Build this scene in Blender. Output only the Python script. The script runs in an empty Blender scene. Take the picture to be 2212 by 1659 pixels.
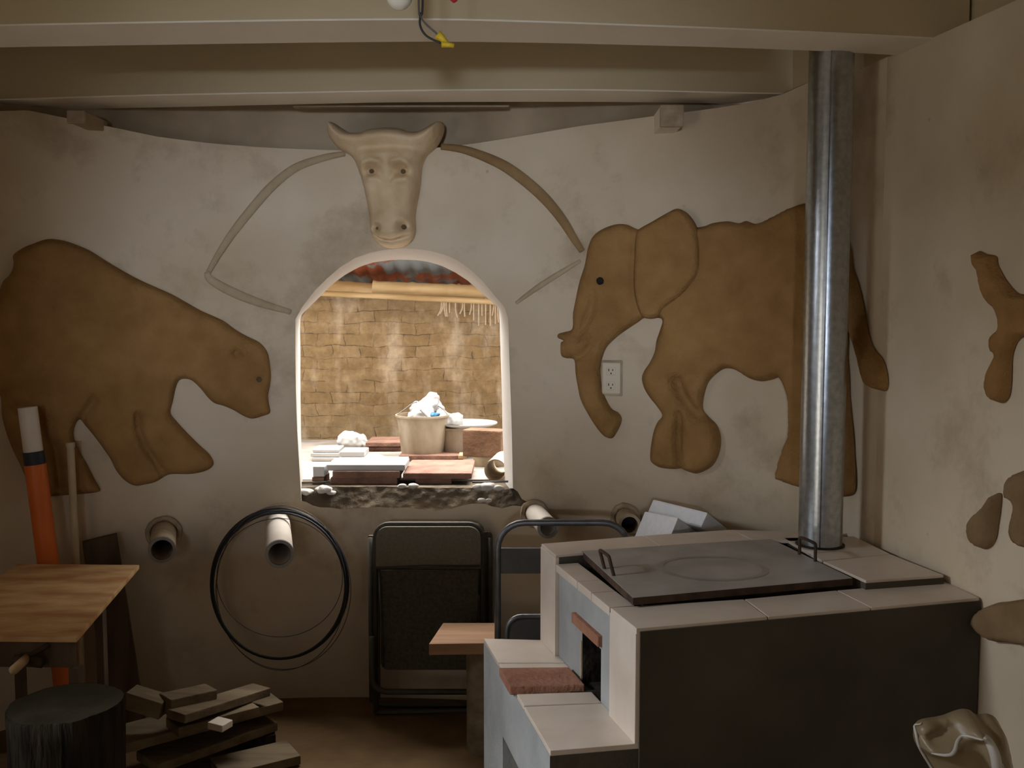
import bpy, bmesh, math, random
import numpy as np
from mathutils import Vector, Matrix, noise
from mathutils.geometry import delaunay_2d_cdt
random.seed(7)
S = bpy.context.scene
COL = S.collection
V = Vector

# ------------------------------------------------------------------ camera
F, CX, CY, HOR, H = 2150.0, 1106.0, 829.5, 665.0, 1.48
TH = math.atan((CY - HOR) / F)
cam = bpy.data.cameras.new('camera')
camo = bpy.data.objects.new('camera', cam)
COL.objects.link(camo)
camo.location = (0, 0, H)
camo.rotation_euler = (math.pi / 2 - TH, 0, 0)
cam.sensor_width = 36
cam.lens = F / 2212 * 36
cam.clip_start = 0.01
S.camera = camo

def ray(px, py):
    x, y = (px - CX) / F, (CY - py) / F
    c, s = math.cos(TH), math.sin(TH)
    return V((x, c + y * s, -s + y * c))
def at_y(px, py, Y):
    d = ray(px, py); t = Y / d.y
    return V((d.x * t, Y, H + d.z * t))
def at_z(px, py, z):
    d = ray(px, py); t = (z - H) / d.z
    return V((d.x * t, d.y * t, z))

# ------------------------------------------------------------------ materials
def pm(name, c1, c2=None, scale=6.0, rough=0.8, bump=0.0, bscale=40.0, metal=0.0, spec=0.3, stretch=(1, 1, 1), contrast=(0.35, 0.65), detail=6, trans=0.0, alpha=1.0):
    m = bpy.data.materials.new(name); m.use_nodes = True
    nt = m.node_tree; N = nt.nodes; L = nt.links
    b = N['Principled BSDF']
    b.inputs['Roughness'].default_value = rough
    b.inputs['Metallic'].default_value = metal
    b.inputs['Specular IOR Level'].default_value = spec
    b.inputs['Transmission Weight'].default_value = trans
    b.inputs['Alpha'].default_value = alpha
    tc = N.new('ShaderNodeTexCoord'); mp = N.new('ShaderNodeMapping')
    mp.inputs['Scale'].default_value = stretch
    L.new(tc.outputs['Object'], mp.inputs['Vector'])
    if c2 is not None:
        n = N.new('ShaderNodeTexNoise'); n.inputs['Scale'].default_value = scale; n.inputs['Detail'].default_value = detail
        r = N.new('ShaderNodeValToRGB')
        r.color_ramp.elements[0].position = contrast[0]; r.color_ramp.elements[1].position = contrast[1]
        r.color_ramp.elements[0].color = (*c1, 1); r.color_ramp.elements[1].color = (*c2, 1)
        L.new(mp.outputs[0], n.inputs['Vector']); L.new(n.outputs['Fac'], r.inputs[0]); L.new(r.outputs[0], b.inputs['Base Color'])
    else:
        b.inputs['Base Color'].default_value = (*c1, 1)
    if bump:
        n2 = N.new('ShaderNodeTexNoise'); n2.inputs['Scale'].default_value = bscale; n2.inputs['Detail'].default_value = 5
        bp = N.new('ShaderNodeBump'); bp.inputs['Strength'].default_value = bump; bp.inputs['Distance'].default_value = 0.02
        L.new(mp.outputs[0], n2.inputs['Vector']); L.new(n2.outputs['Fac'], bp.inputs['Height']); L.new(bp.outputs[0], b.inputs['Normal'])
    return m

def plaster():
    m = pm('wall_plaster', (0.58, 0.475, 0.34), (0.70, 0.605, 0.47), 2.2, 0.9, 0.12, 14)
    nt = m.node_tree; N = nt.nodes; L = nt.links
    b = N['Principled BSDF']; base = b.inputs['Base Color'].links[0].from_socket
    tc = [n for n in N if n.type == 'TEX_COORD'][0]
    # brownish clay stains and little dark flecks in the lime wash
    n = N.new('ShaderNodeTexNoise'); n.inputs['Scale'].default_value = 3.1; n.inputs['Detail'].default_value = 9; n.inputs['Roughness'].default_value = 0.65
    mp = N.new('ShaderNodeMapping'); mp.inputs['Location'].default_value = (3.3, 1.2, 7.7)
    L.new(tc.outputs['Object'], mp.inputs[0]); L.new(mp.outputs[0], n.inputs['Vector'])
    r = N.new('ShaderNodeValToRGB'); r.color_ramp.elements[0].position = 0.54; r.color_ramp.elements[1].position = 0.76
    L.new(n.outputs['Fac'], r.inputs[0])
    mx = N.new('ShaderNodeMixRGB'); mx.inputs[2].default_value = (0.33, 0.25, 0.165, 1)
    mul = N.new('ShaderNodeMath'); mul.operation = 'MULTIPLY'; mul.inputs[1].default_value = 0.85
    L.new(r.outputs[0], mul.inputs[0]); L.new(mul.outputs[0], mx.inputs[0]); L.new(base, mx.inputs[1])
    v = N.new('ShaderNodeTexVoronoi'); v.inputs['Scale'].default_value = 5.5
    L.new(tc.outputs['Object'], v.inputs['Vector'])
    r2 = N.new('ShaderNodeValToRGB'); r2.color_ramp.elements[0].position = 0.0; r2.color_ramp.elements[1].position = 0.045
    r2.color_ramp.elements[0].color = (1, 1, 1, 1); r2.color_ramp.elements[1].color = (0, 0, 0, 1)
    L.new(v.outputs['Distance'], r2.inputs[0])
    mx2 = N.new('ShaderNodeMixRGB'); mx2.inputs[2].default_value = (0.12, 0.09, 0.07, 1)
    mul2 = N.new('ShaderNodeMath'); mul2.operation = 'MULTIPLY'; mul2.inputs[1].default_value = 0.5
    L.new(r2.outputs[0], mul2.inputs[0]); L.new(mul2.outputs[0], mx2.inputs[0]); L.new(mx.outputs[0], mx2.inputs[1])
    L.new(mx2.outputs[0], b.inputs['Base Color'])
    return m

def adobe():
    m = bpy.data.materials.new('adobe_courses'); m.use_nodes = True
    nt = m.node_tree; N = nt.nodes; L = nt.links; b = N['Principled BSDF']; b.inputs['Roughness'].default_value = 0.95
    tc = N.new('ShaderNodeTexCoord'); sx = N.new('ShaderNodeSeparateXYZ'); cb = N.new('ShaderNodeCombineXYZ')
    L.new(tc.outputs['Object'], sx.inputs[0]); L.new(sx.outputs['X'], cb.inputs['X']); L.new(sx.outputs['Z'], cb.inputs['Y'])
    nz = N.new('ShaderNodeTexNoise'); nz.inputs['Scale'].default_value = 7; nz.inputs['Detail'].default_value = 4
    L.new(cb.outputs[0], nz.inputs['Vector'])
    sc = N.new('ShaderNodeVectorMath'); sc.operation = 'MULTIPLY_ADD'; sc.inputs[1].default_value = (0.075, 0.05, 0)
    L.new(nz.outputs['Color'], sc.inputs[0]); L.new(cb.outputs[0], sc.inputs[2])
    br = N.new('ShaderNodeTexBrick'); br.inputs['Scale'].default_value = 1
    br.inputs['Brick Width'].default_value = 0.15; br.inputs['Row Height'].default_value = 0.062; br.inputs['Mortar Size'].default_value = 0.0022
    br.inputs['Mortar Smooth'].default_value = 0.1; br.inputs['Bias'].default_value = 0
    br.inputs['Color1'].default_value = (0.27, 0.185, 0.09, 1); br.inputs['Color2'].default_value = (0.35, 0.255, 0.145, 1); br.inputs['Mortar'].default_value = (0.13, 0.095, 0.06, 1)
    L.new(sc.outputs[0], br.inputs['Vector'])
    n1 = N.new('ShaderNodeTexNoise'); n1.inputs['Scale'].default_value = 5; n1.inputs['Detail'].default_value = 8; n1.inputs['Roughness'].default_value = 0.7
    L.new(cb.outputs[0], n1.inputs['Vector'])
    r1 = N.new('ShaderNodeValToRGB'); r1.color_ramp.elements[0].position = 0.44; r1.color_ramp.elements[1].position = 0.55
    L.new(n1.outputs['Fac'], r1.inputs[0])
    # mud skim hides part of the joints
    skim = N.new('ShaderNodeTexNoise'); skim.inputs['Scale'].default_value = 14; skim.inputs['Detail'].default_value = 6
    L.new(cb.outputs[0], skim.inputs['Vector'])
    rs = N.new('ShaderNodeValToRGB'); rs.color_ramp.elements[0].color = (0.26, 0.18, 0.09, 1); rs.color_ramp.elements[1].color = (0.38, 0.28, 0.165, 1)
    rs.color_ramp.elements[0].position = 0.35; rs.color_ramp.elements[1].position = 0.65
    L.new(skim.outputs['Fac'], rs.inputs[0])
    mx = N.new('ShaderNodeMixRGB'); L.new(r1.outputs[0], mx.inputs[0]); L.new(rs.outputs[0], mx.inputs[1]); L.new(br.outputs['Color'], mx.inputs[2])
    # whitish lime drips
    mp = N.new('ShaderNodeMapping'); mp.inputs['Scale'].default_value = (8, 2.8, 1); L.new(cb.outputs[0], mp.inputs[0])
    n2 = N.new('ShaderNodeTexNoise'); n2.inputs['Scale'].default_value = 1; n2.inputs['Detail'].default_value = 6; L.new(mp.outputs[0], n2.inputs['Vector'])
    r2 = N.new('ShaderNodeValToRGB'); r2.color_ramp.elements[0].position = 0.50; r2.color_ramp.elements[1].position = 0.66; L.new(n2.outputs['Fac'], r2.inputs[0])
    m2 = N.new('ShaderNodeMixRGB'); m2.inputs[2].default_value = (0.58, 0.49, 0.38, 1)
    mu = N.new('ShaderNodeMath'); mu.operation = 'MULTIPLY'; mu.inputs[1].default_value = 0.75
    L.new(r2.outputs[0], mu.inputs[0]); L.new(mu.outputs[0], m2.inputs[0]); L.new(mx.outputs[0], m2.inputs[1]); 
    n3 = N.new('ShaderNodeTexNoise'); n3.inputs['Scale'].default_value = 15; n3.inputs['Detail'].default_value = 8; n3.inputs['Roughness'].default_value = 0.75; L.new(cb.outputs[0], n3.inputs['Vector'])
    r3 = N.new('ShaderNodeValToRGB'); r3.color_ramp.elements[0].position = 0.34; r3.color_ramp.elements[1].position = 0.66
    r3.color_ramp.elements[0].color = (0.76, 0.74, 0.71, 1); r3.color_ramp.elements[1].color = (1.28, 1.26, 1.24, 1); L.new(n3.outputs['Fac'], r3.inputs[0])
    m3 = N.new('ShaderNodeMixRGB'); m3.blend_type = 'MULTIPLY'; m3.inputs[0].default_value = 1; L.new(m2.outputs[0], m3.inputs[1]); L.new(r3.outputs[0], m3.inputs[2])
    L.new(m3.outputs[0], b.inputs['Base Color'])
    bp = N.new('ShaderNodeBump'); bp.inputs['Strength'].default_value = 0.6; bp.inputs['Distance'].default_value = 0.02
    L.new(br.outputs['Fac'], bp.inputs['Height']); bp.invert = True; L.new(bp.outputs[0], b.inputs['Normal'])
    return m

def rusty():
    m = pm('rusty_sheet', (0.20, 0.235, 0.27), (0.30, 0.085, 0.04), 5.0, 0.7, 0, contrast=(0.49, 0.54))
    return m

def galvanised():
    m = pm('galvanised_steel', (0.36, 0.39, 0.42), (0.52, 0.55, 0.58), 60.0, 0.3, 0.03, 120, metal=1.0, contrast=(0.3, 0.7))
    return m

M = {
 'plaster': plaster(),
 'reveal': pm('lime_white_reveal', (0.56, 0.52, 0.47), (0.62, 0.58, 0.53), 4, 0.9, 0.05, 20),
 'beam': pm('beam_paint', (0.50, 0.41, 0.26), (0.58, 0.485, 0.32), 3, 0.9, 0.05, 20, stretch=(0.4, 1, 1)),
 'beam_white': pm('beam_whitewash', (0.80, 0.74, 0.64), (0.86, 0.80, 0.70), 4, 0.9, 0.05, 25),
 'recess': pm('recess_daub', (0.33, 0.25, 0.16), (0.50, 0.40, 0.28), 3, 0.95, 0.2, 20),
 'ceiling': pm('ceiling_boards', (0.30, 0.235, 0.15), (0.38, 0.30, 0.2), 3, 0.9, 0.1, 20),
 'clay': pm('brown_clay', (0.285, 0.155, 0.052), (0.36, 0.205, 0.075), 12, 0.95, 0.45, 70),
 'clayshade': pm('clay_pit_shade', (0.13, 0.09, 0.05), None, rough=0.95),  # colour of the shadow in eye and nostril pits
 'clayr': pm('grey_brown_clay', (0.20, 0.125, 0.06), (0.30, 0.2, 0.11), 6, 0.95, 0.3, 60),
 'cream': pm('cream_clay', (0.62, 0.46, 0.27), (0.76, 0.60, 0.40), 9, 0.9, 0.2, 40),
 'line': pm('clay_line', (0.27, 0.17, 0.078), (0.35, 0.23, 0.115), 8, 0.95, 0.2, 40),
 'line_pale': pm('pale_clay_line', (0.42, 0.33, 0.21), (0.52, 0.42, 0.29), 8, 0.95, 0.2, 40),
 'floor': pm('earth_floor', (0.13, 0.074, 0.030), (0.185, 0.112, 0.05), 6, 0.9, 0.2, 30),
 'adobe': adobe(), 'rust': rusty(), 'galv': galvanised(),
 'earth': pm('broken_earth', (0.055, 0.041, 0.027), (0.15, 0.115, 0.078), 14, 0.98, 0.4, 60, contrast=(0.3, 0.7)),
 'cement': pm('grey_cement', (0.30, 0.31, 0.31), (0.40, 0.41, 0.405), 5, 0.9, 0.15, 60),
 'cementdark': pm('dark_shaded_cement', (0.062, 0.054, 0.04), (0.095, 0.083, 0.064), 3, 0.95, 0.15, 50),  # dark finish and the shade on camera-facing stove sides, in one colour
 'tile': pm('beige_tile', (0.62, 0.53, 0.45), (0.72, 0.63, 0.545), 7, 0.35, 0.02, 30, spec=0.5),
 'seatwood': pm('reddish_plank', (0.24, 0.125, 0.06), (0.34, 0.19, 0.10), 6, 0.75, 0.12, 20, stretch=(0.4, 3, 3)),
 'brick': pm('red_brick', (0.29, 0.13, 0.08), (0.39, 0.195, 0.13), 14, 0.9, 0.35, 70),
 'brickout': pm('dusty_brick', (0.16, 0.085, 0.06), (0.25, 0.14, 0.10), 14, 0.9, 0.35, 70),
 'brickbrown': pm('brown_brick', (0.13, 0.07, 0.04), (0.20, 0.115, 0.07), 12, 0.9, 0.35, 60),
 'soot_shade_black': pm('soot_shade_black', (0.012, 0.010, 0.009), (0.05, 0.04, 0.03), 20, 0.95, 0.3, 60),  # real soot at the fire; painted shade in elephant eye and pipe bores
 'iron': pm('griddle_iron', (0.31, 0.30, 0.28), (0.43, 0.42, 0.395), 7, 0.5, 0.06, 30, metal=0.1, spec=0.5),
 'ironmark': pm('griddle_scorch', (0.235, 0.23, 0.22), (0.33, 0.32, 0.305), 14, 0.45, 0.03, 30, metal=0.1, spec=0.5),
 'irondark': pm('rusted_iron', (0.045, 0.03, 0.022), (0.10, 0.06, 0.04), 20, 0.8, 0.15, 50, metal=0.3),
 'steel': pm('tube_steel', (0.12, 0.125, 0.135), (0.20, 0.20, 0.21), 15, 0.38, 0.03, 60, metal=0.7),
 'steeldark': pm('brown_tube_paint', (0.05, 0.045, 0.035), (0.07, 0.062, 0.05), 15, 0.55, 0.03, 60, metal=0.2),
 'weave': pm('dark_mesh_fabric', (0.055, 0.048, 0.034), (0.085, 0.076, 0.056), 90, 0.85, 0.25, 300),
 'panel': pm('olive_panel', (0.14, 0.125, 0.092), (0.17, 0.152, 0.115), 120, 0.7, 0.2, 260),
 'seatgrey': pm('charcoal_panel', (0.055, 0.05, 0.046), (0.09, 0.083, 0.077), 10, 0.6),
 'wood': pm('pale_wood', (0.36, 0.23, 0.11), (0.50, 0.34, 0.18), 6, 0.75, 0.12, 20, stretch=(0.4, 3, 3)),
 'plywood': pm('worn_plywood', (0.46, 0.22, 0.09), (0.72, 0.50, 0.25), 8, 0.5, 0.06, 20, stretch=(0.7, 1.7, 1), spec=0.4, detail=9),
 'darkwood': pm('dark_board', (0.07, 0.045, 0.028), (0.12, 0.08, 0.05), 5, 0.8, 0.12, 20, stretch=(3, 3, 0.5)),
 'oldwood': pm('grey_lumber', (0.12, 0.085, 0.048), (0.21, 0.155, 0.092), 6, 0.85, 0.15, 25, stretch=(0.5, 3, 3)),
 'bark': pm('bark', (0.012, 0.010, 0.008), (0.045, 0.035, 0.025), 9, 1.0, 0.9, 18, stretch=(3, 3, 0.5), spec=0.03),
 'endgrain': pm('end_grain', (0.02, 0.016, 0.010), (0.036, 0.029, 0.018), 10, 1.0, 0.15, 30, spec=0.03),
 'bamboo': pm('bamboo', (0.36, 0.25, 0.12), (0.50, 0.38, 0.22), 8, 0.55, 0.05, 30, stretch=(0.4, 3, 3)),
 'cane': pm('pale_cane', (0.42, 0.33, 0.2), (0.55, 0.45, 0.3), 9, 0.6, stretch=(3, 3, 0.5)),
 'string': pm('pale_cord', (0.42, 0.34, 0.25), (0.5, 0.42, 0.32), 30, 0.9),
 'orange': pm('orange_pipe', (0.62, 0.13, 0.02), (0.72, 0.17, 0.03), 5, 0.45, spec=0.4),
 'pvc': pm('cream_pvc', (0.72, 0.64, 0.55), (0.80, 0.73, 0.65), 8, 0.45, spec=0.4),
 'pvcdirty': pm('soiled_pvc', (0.30, 0.23, 0.15), (0.52, 0.42, 0.29), 14, 0.7, 0.1, 50),
 'pvcrim': pm('grey_pipe_rim', (0.20, 0.19, 0.18), (0.28, 0.26, 0.24), 14, 0.6),
 'band': pm('dark_band', (0.03, 0.035, 0.045), None, rough=0.5),
 'black': pm('black_hose', (0.02, 0.022, 0.026), (0.03, 0.032, 0.036), 10, 0.5),
 'wire': pm('grey_wire', (0.11, 0.105, 0.10), None, rough=0.5, metal=0.4),
 'ivory': pm('ivory_plastic', (0.62, 0.54, 0.40), None, rough=0.4, spec=0.5),
 'slot': pm('outlet_slot', (0.02, 0.018, 0.015), None, rough=0.6),
 'yellow': pm('yellow_plastic', (0.62, 0.43, 0.03), None, rough=0.4),
 'red': pm('red_plastic', (0.6, 0.03, 0.06), None, rough=0.4),
 'bulb': pm('frosted_bulb', (0.80, 0.76, 0.66), None, rough=0.25, spec=0.5),
 'foam': pm('white_foam', (0.86, 0.88, 0.92), (0.92, 0.93, 0.95), 60, 0.9, 0.15, 150),
 'white': pm('white_glaze', (0.36, 0.355, 0.345), (0.41, 0.40, 0.39), 5, 0.5),
 'tin': pm('stained_bucket', (0.22, 0.16, 0.10), (0.38, 0.315, 0.235), 11, 0.6, 0.1, 30, stretch=(1, 1, 0.5)),
 'bagwhite': pm('white_bag', (0.40, 0.39, 0.38), None, rough=0.6),
 'bagblue': pm('blue_bag', (0.03, 0.12, 0.22), None, rough=0.5),
 'film': pm('brown_tinted_film', (0.20, 0.145, 0.08), (0.28, 0.21, 0.125), 6, 0.42, 0.12, 12, spec=0.5),
 'filmedge': pm('pale_film_crease', (0.46, 0.43, 0.39), (0.54, 0.51, 0.47), 10, 0.4, spec=0.5),
 'concrete': pm('yard_ground', (0.20, 0.17, 0.14), (0.34, 0.30, 0.26), 5, 0.9),
}

# ------------------------------------------------------------------ object helpers
def wloc(o):
    p = V((0, 0, 0))
    while o is not None:
        p = p + V(o.location); o = o.parent
    return p
def obj(name, geo, mat, parent=None, smooth=False, label=None):
    """link world-space geometry as ONE mesh object; its origin goes to the base of its bounds (or to the parent's origin)"""
    if isinstance(geo, bmesh.types.BMesh):
        me = bpy.data.meshes.new(name)
        bmesh.ops.recalc_face_normals(geo, faces=geo.faces[:])
        geo.to_mesh(me); geo.free()
    else:
        me = geo; me.name = name
    o = bpy.data.objects.new(name, me); COL.objects.link(o)
    if parent is not None:
        o.parent = parent
        me.transform(Matrix.Translation(-wloc(parent)))
    else:
        co = [v.co for v in me.vertices]
        lo = V([min(c[i] for c in co) for i in range(3)]); hi = V([max(c[i] for c in co) for i in range(3)])
        b = V(((lo.x + hi.x) / 2, (lo.y + hi.y) / 2, lo.z))
        me.transform(Matrix.Translation(-b)); o.location = b
    mats = mat if isinstance(mat, (list, tuple)) else [mat]
    for k in mats: me.materials.append(M[k])
    if smooth:
        for p in me.polygons: p.use_smooth = True
    if label: o['label'] = label
    return o
def tag(o, label, cat, group=None):
    o['label'] = label; o['category'] = cat
    if group: o['group'] = group
    return o
def thing(name, label, cat, loc, group=None):
    o = bpy.data.objects.new(name, None); COL.objects.link(o); o.location = loc; o.empty_display_size = 0.1
    return tag(o, label, cat, group)
def struct(name, geo, mat, smooth=False, parent=None):
    o = obj(name, geo, mat, parent, smooth)
    if parent is None: o['kind'] = 'structure'
    return o
def soft(o, ang=40):
    me = o.data
    for p in me.polygons: p.use_smooth = True
    bm = bmesh.new(); bm.from_mesh(me)
    for e in bm.edges:
        if len(e.link_faces) == 2 and e.calc_face_angle(0) > math.radians(ang): e.smooth = False
    bm.to_mesh(me); bm.free()
    return o

def B(): return bmesh.new()
def hexa(bm, p, bevel=0.0, mi=0):
    """p: 4 bottom corners then 4 top corners (same order)"""
    t = bmesh.new()
    v = [t.verts.new(x) for x in p]
    for f in ((0, 1, 2, 3), (4, 5, 6, 7), (0, 1, 5, 4), (1, 2, 6, 5), (2, 3, 7, 6), (3, 0, 4, 7)):
        t.faces.new([v[i] for i in f])
    bmesh.ops.recalc_face_normals(t, faces=t.faces[:])
    if bevel: bmesh.ops.bevel(t, geom=t.edges[:], offset=bevel, segments=2, affect='EDGES', profile=0.6)
    for f in t.faces: f.material_index = mi
    me = bpy.data.meshes.new('t'); t.to_mesh(me); t.free(); bm.from_mesh(me); bpy.data.meshes.remove(me)
def prism(bm, pts, z0, z1, bevel=0.0, mi=0):
    pts = [V((p[0], p[1], 0)) for p in pts]
    t = bmesh.new()
    a = [t.verts.new((p.x, p.y, z0)) for p in pts]; b = [t.verts.new((p.x, p.y, z1)) for p in pts]
    n = len(pts)
    t.faces.new(a); t.faces.new(b)
    for i in range(n): t.faces.new((a[i], a[(i + 1) % n], b[(i + 1) % n], b[i]))
    bmesh.ops.recalc_face_normals(t, faces=t.faces[:])
    if bevel: bmesh.ops.bevel(t, geom=t.edges[:], offset=bevel, segments=2, affect='EDGES', profile=0.6)
    for f in t.faces: f.material_index = mi
    me = bpy.data.meshes.new('t'); t.to_mesh(me); t.free(); bm.from_mesh(me); bpy.data.meshes.remove(me)
def box(bm, lo, hi, bevel=0.0, mi=0):
    prism(bm, [(lo[0], lo[1]), (hi[0], lo[1]), (hi[0], hi[1]), (lo[0], hi[1])], lo[2], hi[2], bevel, mi)
def slab(bm, o, ex, ey, ez, bevel=0.0, mi=0):
    o, ex, ey, ez = V(o), V(ex), V(ey), V(ez)
    hexa(bm, [o, o + ex, o + ex + ey, o + ey, o + ez, o + ex + ez, o + ex + ey + ez, o + ey + ez], bevel, mi)
def smoothpts(pts, n=8, closed=False):
    pts = [V(p) for p in pts]; out = []; m = len(pts)
    segs = m if closed else m - 1
    for i in range(segs):
        if closed: p0, p1, p2, p3 = pts[(i - 1) % m], pts[i], pts[(i + 1) % m], pts[(i + 2) % m]
        else: p0, p1, p2, p3 = pts[max(i - 1, 0)], pts[i], pts[i + 1], pts[min(i + 2, m - 1)]
        for k in range(n):
            t = k / n
            out.append(0.5 * ((2 * p1) + (p2 - p0) * t + (2 * p0 - 5 * p1 + 4 * p2 - p3) * t * t + (3 * p1 - p0 - 3 * p2 + p3) * t ** 3))
    if not closed: out.append(pts[-1])
    return out
def tube(bm, pts, r, seg=12, closed=False, cap=True, mi=0):
    pts = [V(p) for p in pts]; n = len(pts)
    rr = r if isinstance(r, (list, tuple)) else [r] * n
    rings = []; up = None
    for i in range(n):
        a = pts[i - 1] if (i > 0 or closed) else pts[i]
        b = pts[(i + 1) % n] if (i < n - 1 or closed) else pts[i]
        d = (b - a).normalized()
        if up is None:
            up = d.orthogonal().normalized()
        else:
            up = (up - d * up.dot(d)); up = up.normalized() if up.length > 1e-6 else d.orthogonal().normalized()
        w = d.cross(up)
        rings.append([bm.verts.new(pts[i] + (up * math.cos(2 * math.pi * k / seg) + w * math.sin(2 * math.pi * k / seg)) * rr[i]) for k in range(seg)])
    fs = []
    for i in range(n if closed else n - 1):
        A, Bq = rings[i], rings[(i + 1) % n]
        sh = 0
        if closed and i == n - 1:
            sh = min(range(seg), key=lambda s: (A[0].co - Bq[s].co).length)
        for k in range(seg):
            fs.append(bm.faces.new((A[k], A[(k + 1) % seg], Bq[(k + 1 + sh) % seg], Bq[(k + sh) % seg])))
    if cap and not closed:
        fs.append(bm.faces.new(rings[0])); fs.append(bm.faces.new(rings[-1]))
    for f in fs: f.material_index = mi
def lathe(bm, prof, c, seg=40, wob=None, mi=0):
    """prof: (r, z) pairs; open at the ends unless r==0"""
    c = V(c); rings = []
    for r, z in prof:
        if r < 1e-6: rings.append([bm.verts.new(c + V((0, 0, z)))])
        else:
            rings.append([bm.verts.new(c + V((math.cos(2 * math.pi * k / seg) * r * (wob(k / seg, z) if wob else 1), math.sin(2 * math.pi * k / seg) * r * (wob(k / seg, z) if wob else 1), z))) for k in range(seg)])
    for A, Bq in zip(rings, rings[1:]):
        for k in range(seg):
            q = (k + 1) % seg
            if len(A) == 1 and len(Bq) == 1: continue
            if len(A) == 1: f = bm.faces.new((A[0], Bq[k], Bq[q]))
            elif len(Bq) == 1: f = bm.faces.new((A[k], A[q], Bq[0]))
            else: f = bm.faces.new((A[k], A[q], Bq[q], Bq[k]))
            f.material_index = mi
def hollow_pipe(bm, a, b, r, wall=0.004, seg=36):
    a, b = V(a), V(b); d = (b - a).normalized(); u = d.orthogonal().normalized(); w = d.cross(u)
    def ring(p, q): return [bm.verts.new(p + (u * math.cos(2 * math.pi * k / seg) + w * math.sin(2 * math.pi * k / seg)) * q) for k in range(seg)]
    R = [ring(a, r), ring(b, r), ring(b, r - wall), ring(a, r - wall)]
    for i in range(4):
        A, Q = R[i], R[(i + 1) % 4]
        for k in range(seg): bm.faces.new((A[k], A[(k + 1) % seg], Q[(k + 1) % seg], Q[k]))
def rotz(x, y, a): return x * math.cos(a) - y * math.sin(a), x * math.sin(a) + y * math.cos(a)

# ------------------------------------------------------------------ plan of the round back wall
CTRL = [(-2.06, 1.9), (-2.05, 2.5), (-1.97, 3.0), (-1.76, 3.42), (-1.31, 3.60), (-0.93, 3.67), (-0.63, 3.69), (-0.25, 3.67), (-0.01, 3.63), (0.24, 3.57), (0.53, 3.49), (0.777, 3.38), (0.944, 3.20), (1.042, 3.085), (1.078, 2.92)]
CURVE = [(p.x, p.y) for p in smoothpts([V((x, y, 0)) for x, y in CTRL], 10)]
RIGHT = [(1.078, 2.92), (1.172, 2.416), (1.196, 2.27), (1.315, 1.5), (1.52, 0.0), (1.63, -1.2)]
class Plan:
    def __init__(self, pts):
        self.p = [V((x, y, 0)) for x, y in pts]; n = len(self.p)
        self.s = [0.0]
        for a, b in zip(self.p, self.p[1:]): self.s.append(self.s[-1] + (b - a).length)
        self.n = []
        for i in range(n):
            d = (self.p[min(i + 1, n - 1)] - self.p[max(i - 1, 0)]).normalized()
            nn = V((d.y, -d.x, 0))
            self.n.append(nn)
    def at(self, s):
        s = min(max(s, 0), self.s[-1] - 1e-9)
        import bisect
        i = max(0, bisect.bisect_right(self.s, s) - 1); i = min(i, len(self.p) - 2)
        t = (s - self.s[i]) / (self.s[i + 1] - self.s[i])
        return self.p[i].lerp(self.p[i + 1], t), self.n[i].lerp(self.n[i + 1], t).normalized()
    def hit(self, px, py, shift=V((0, 0, 0))):
        d = ray(px, py); o = V((0, 0, 0)) - V((shift.x, shift.y, 0)); best = None
        for i in range(len(self.p) - 1):
            a, b = self.p[i], self.p[i + 1]; e = b - a
            den = d.x * e.y - d.y * e.x
            if abs(den) < 1e-12: continue
            w = a - o
            t = (w.x * e.y - w.y * e.x) / den; u = (w.x * d.y - w.y * d.x) / den
            if t > 0 and -1e-6 <= u <= 1 + 1e-6 and (best is None or t < best[0]):
                best = (t, self.s[i] + u * (self.s[i + 1] - self.s[i]))
        return best[1], H + best[0] * d.z
BACK = Plan(CURVE)
FULL = Plan(CURVE + RIGHT[1:])
def on_wall(px, py):
    s, z = FULL.hit(px, py); p, n = FULL.at(s)
    return V((p.x, p.y, z)), n

def inside(poly, q):
    """even-odd test of points q (n,2) in polygon poly (m,2)"""
    x, y = q[:, 0], q[:, 1]; r = np.zeros(len(q), bool); m = len(poly)
    for i in range(m):
        x1, y1 = poly[i]; x2, y2 = poly[(i + 1) % m]
        c = ((y1 > y) != (y2 > y)) & (x < (x2 - x1) * (y - y1) / ((y2 - y1) + 1e-15) + x1)
        r ^= c
    return r
def seg_dist(pts, q, closed=True):
    d = np.full(len(q), 1e9); m = len(pts)
    for i in range(m if closed else m - 1):
        a = np.array(pts[i]); b = np.array(pts[(i + 1) % m]); e = b - a; L = e @ e + 1e-12
        t = np.clip(((q - a) @ e) / L, 0, 1)
        d = np.minimum(d, np.hypot(*(q - (a + t[:, None] * e)).T))
    return d
def resample(poly, step, closed=True):
    out = []; m = len(poly)
    for i in range(m if closed else m - 1):
        a = np.array(poly[i], float); b = np.array(poly[(i + 1) % m], float)
        k = max(1, int(round(np.hypot(*(b - a)) / step)))
        for j in range(k): out.append(tuple(a + (b - a) * j / k))
    if not closed: out.append(tuple(poly[-1]))
    return out
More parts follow.
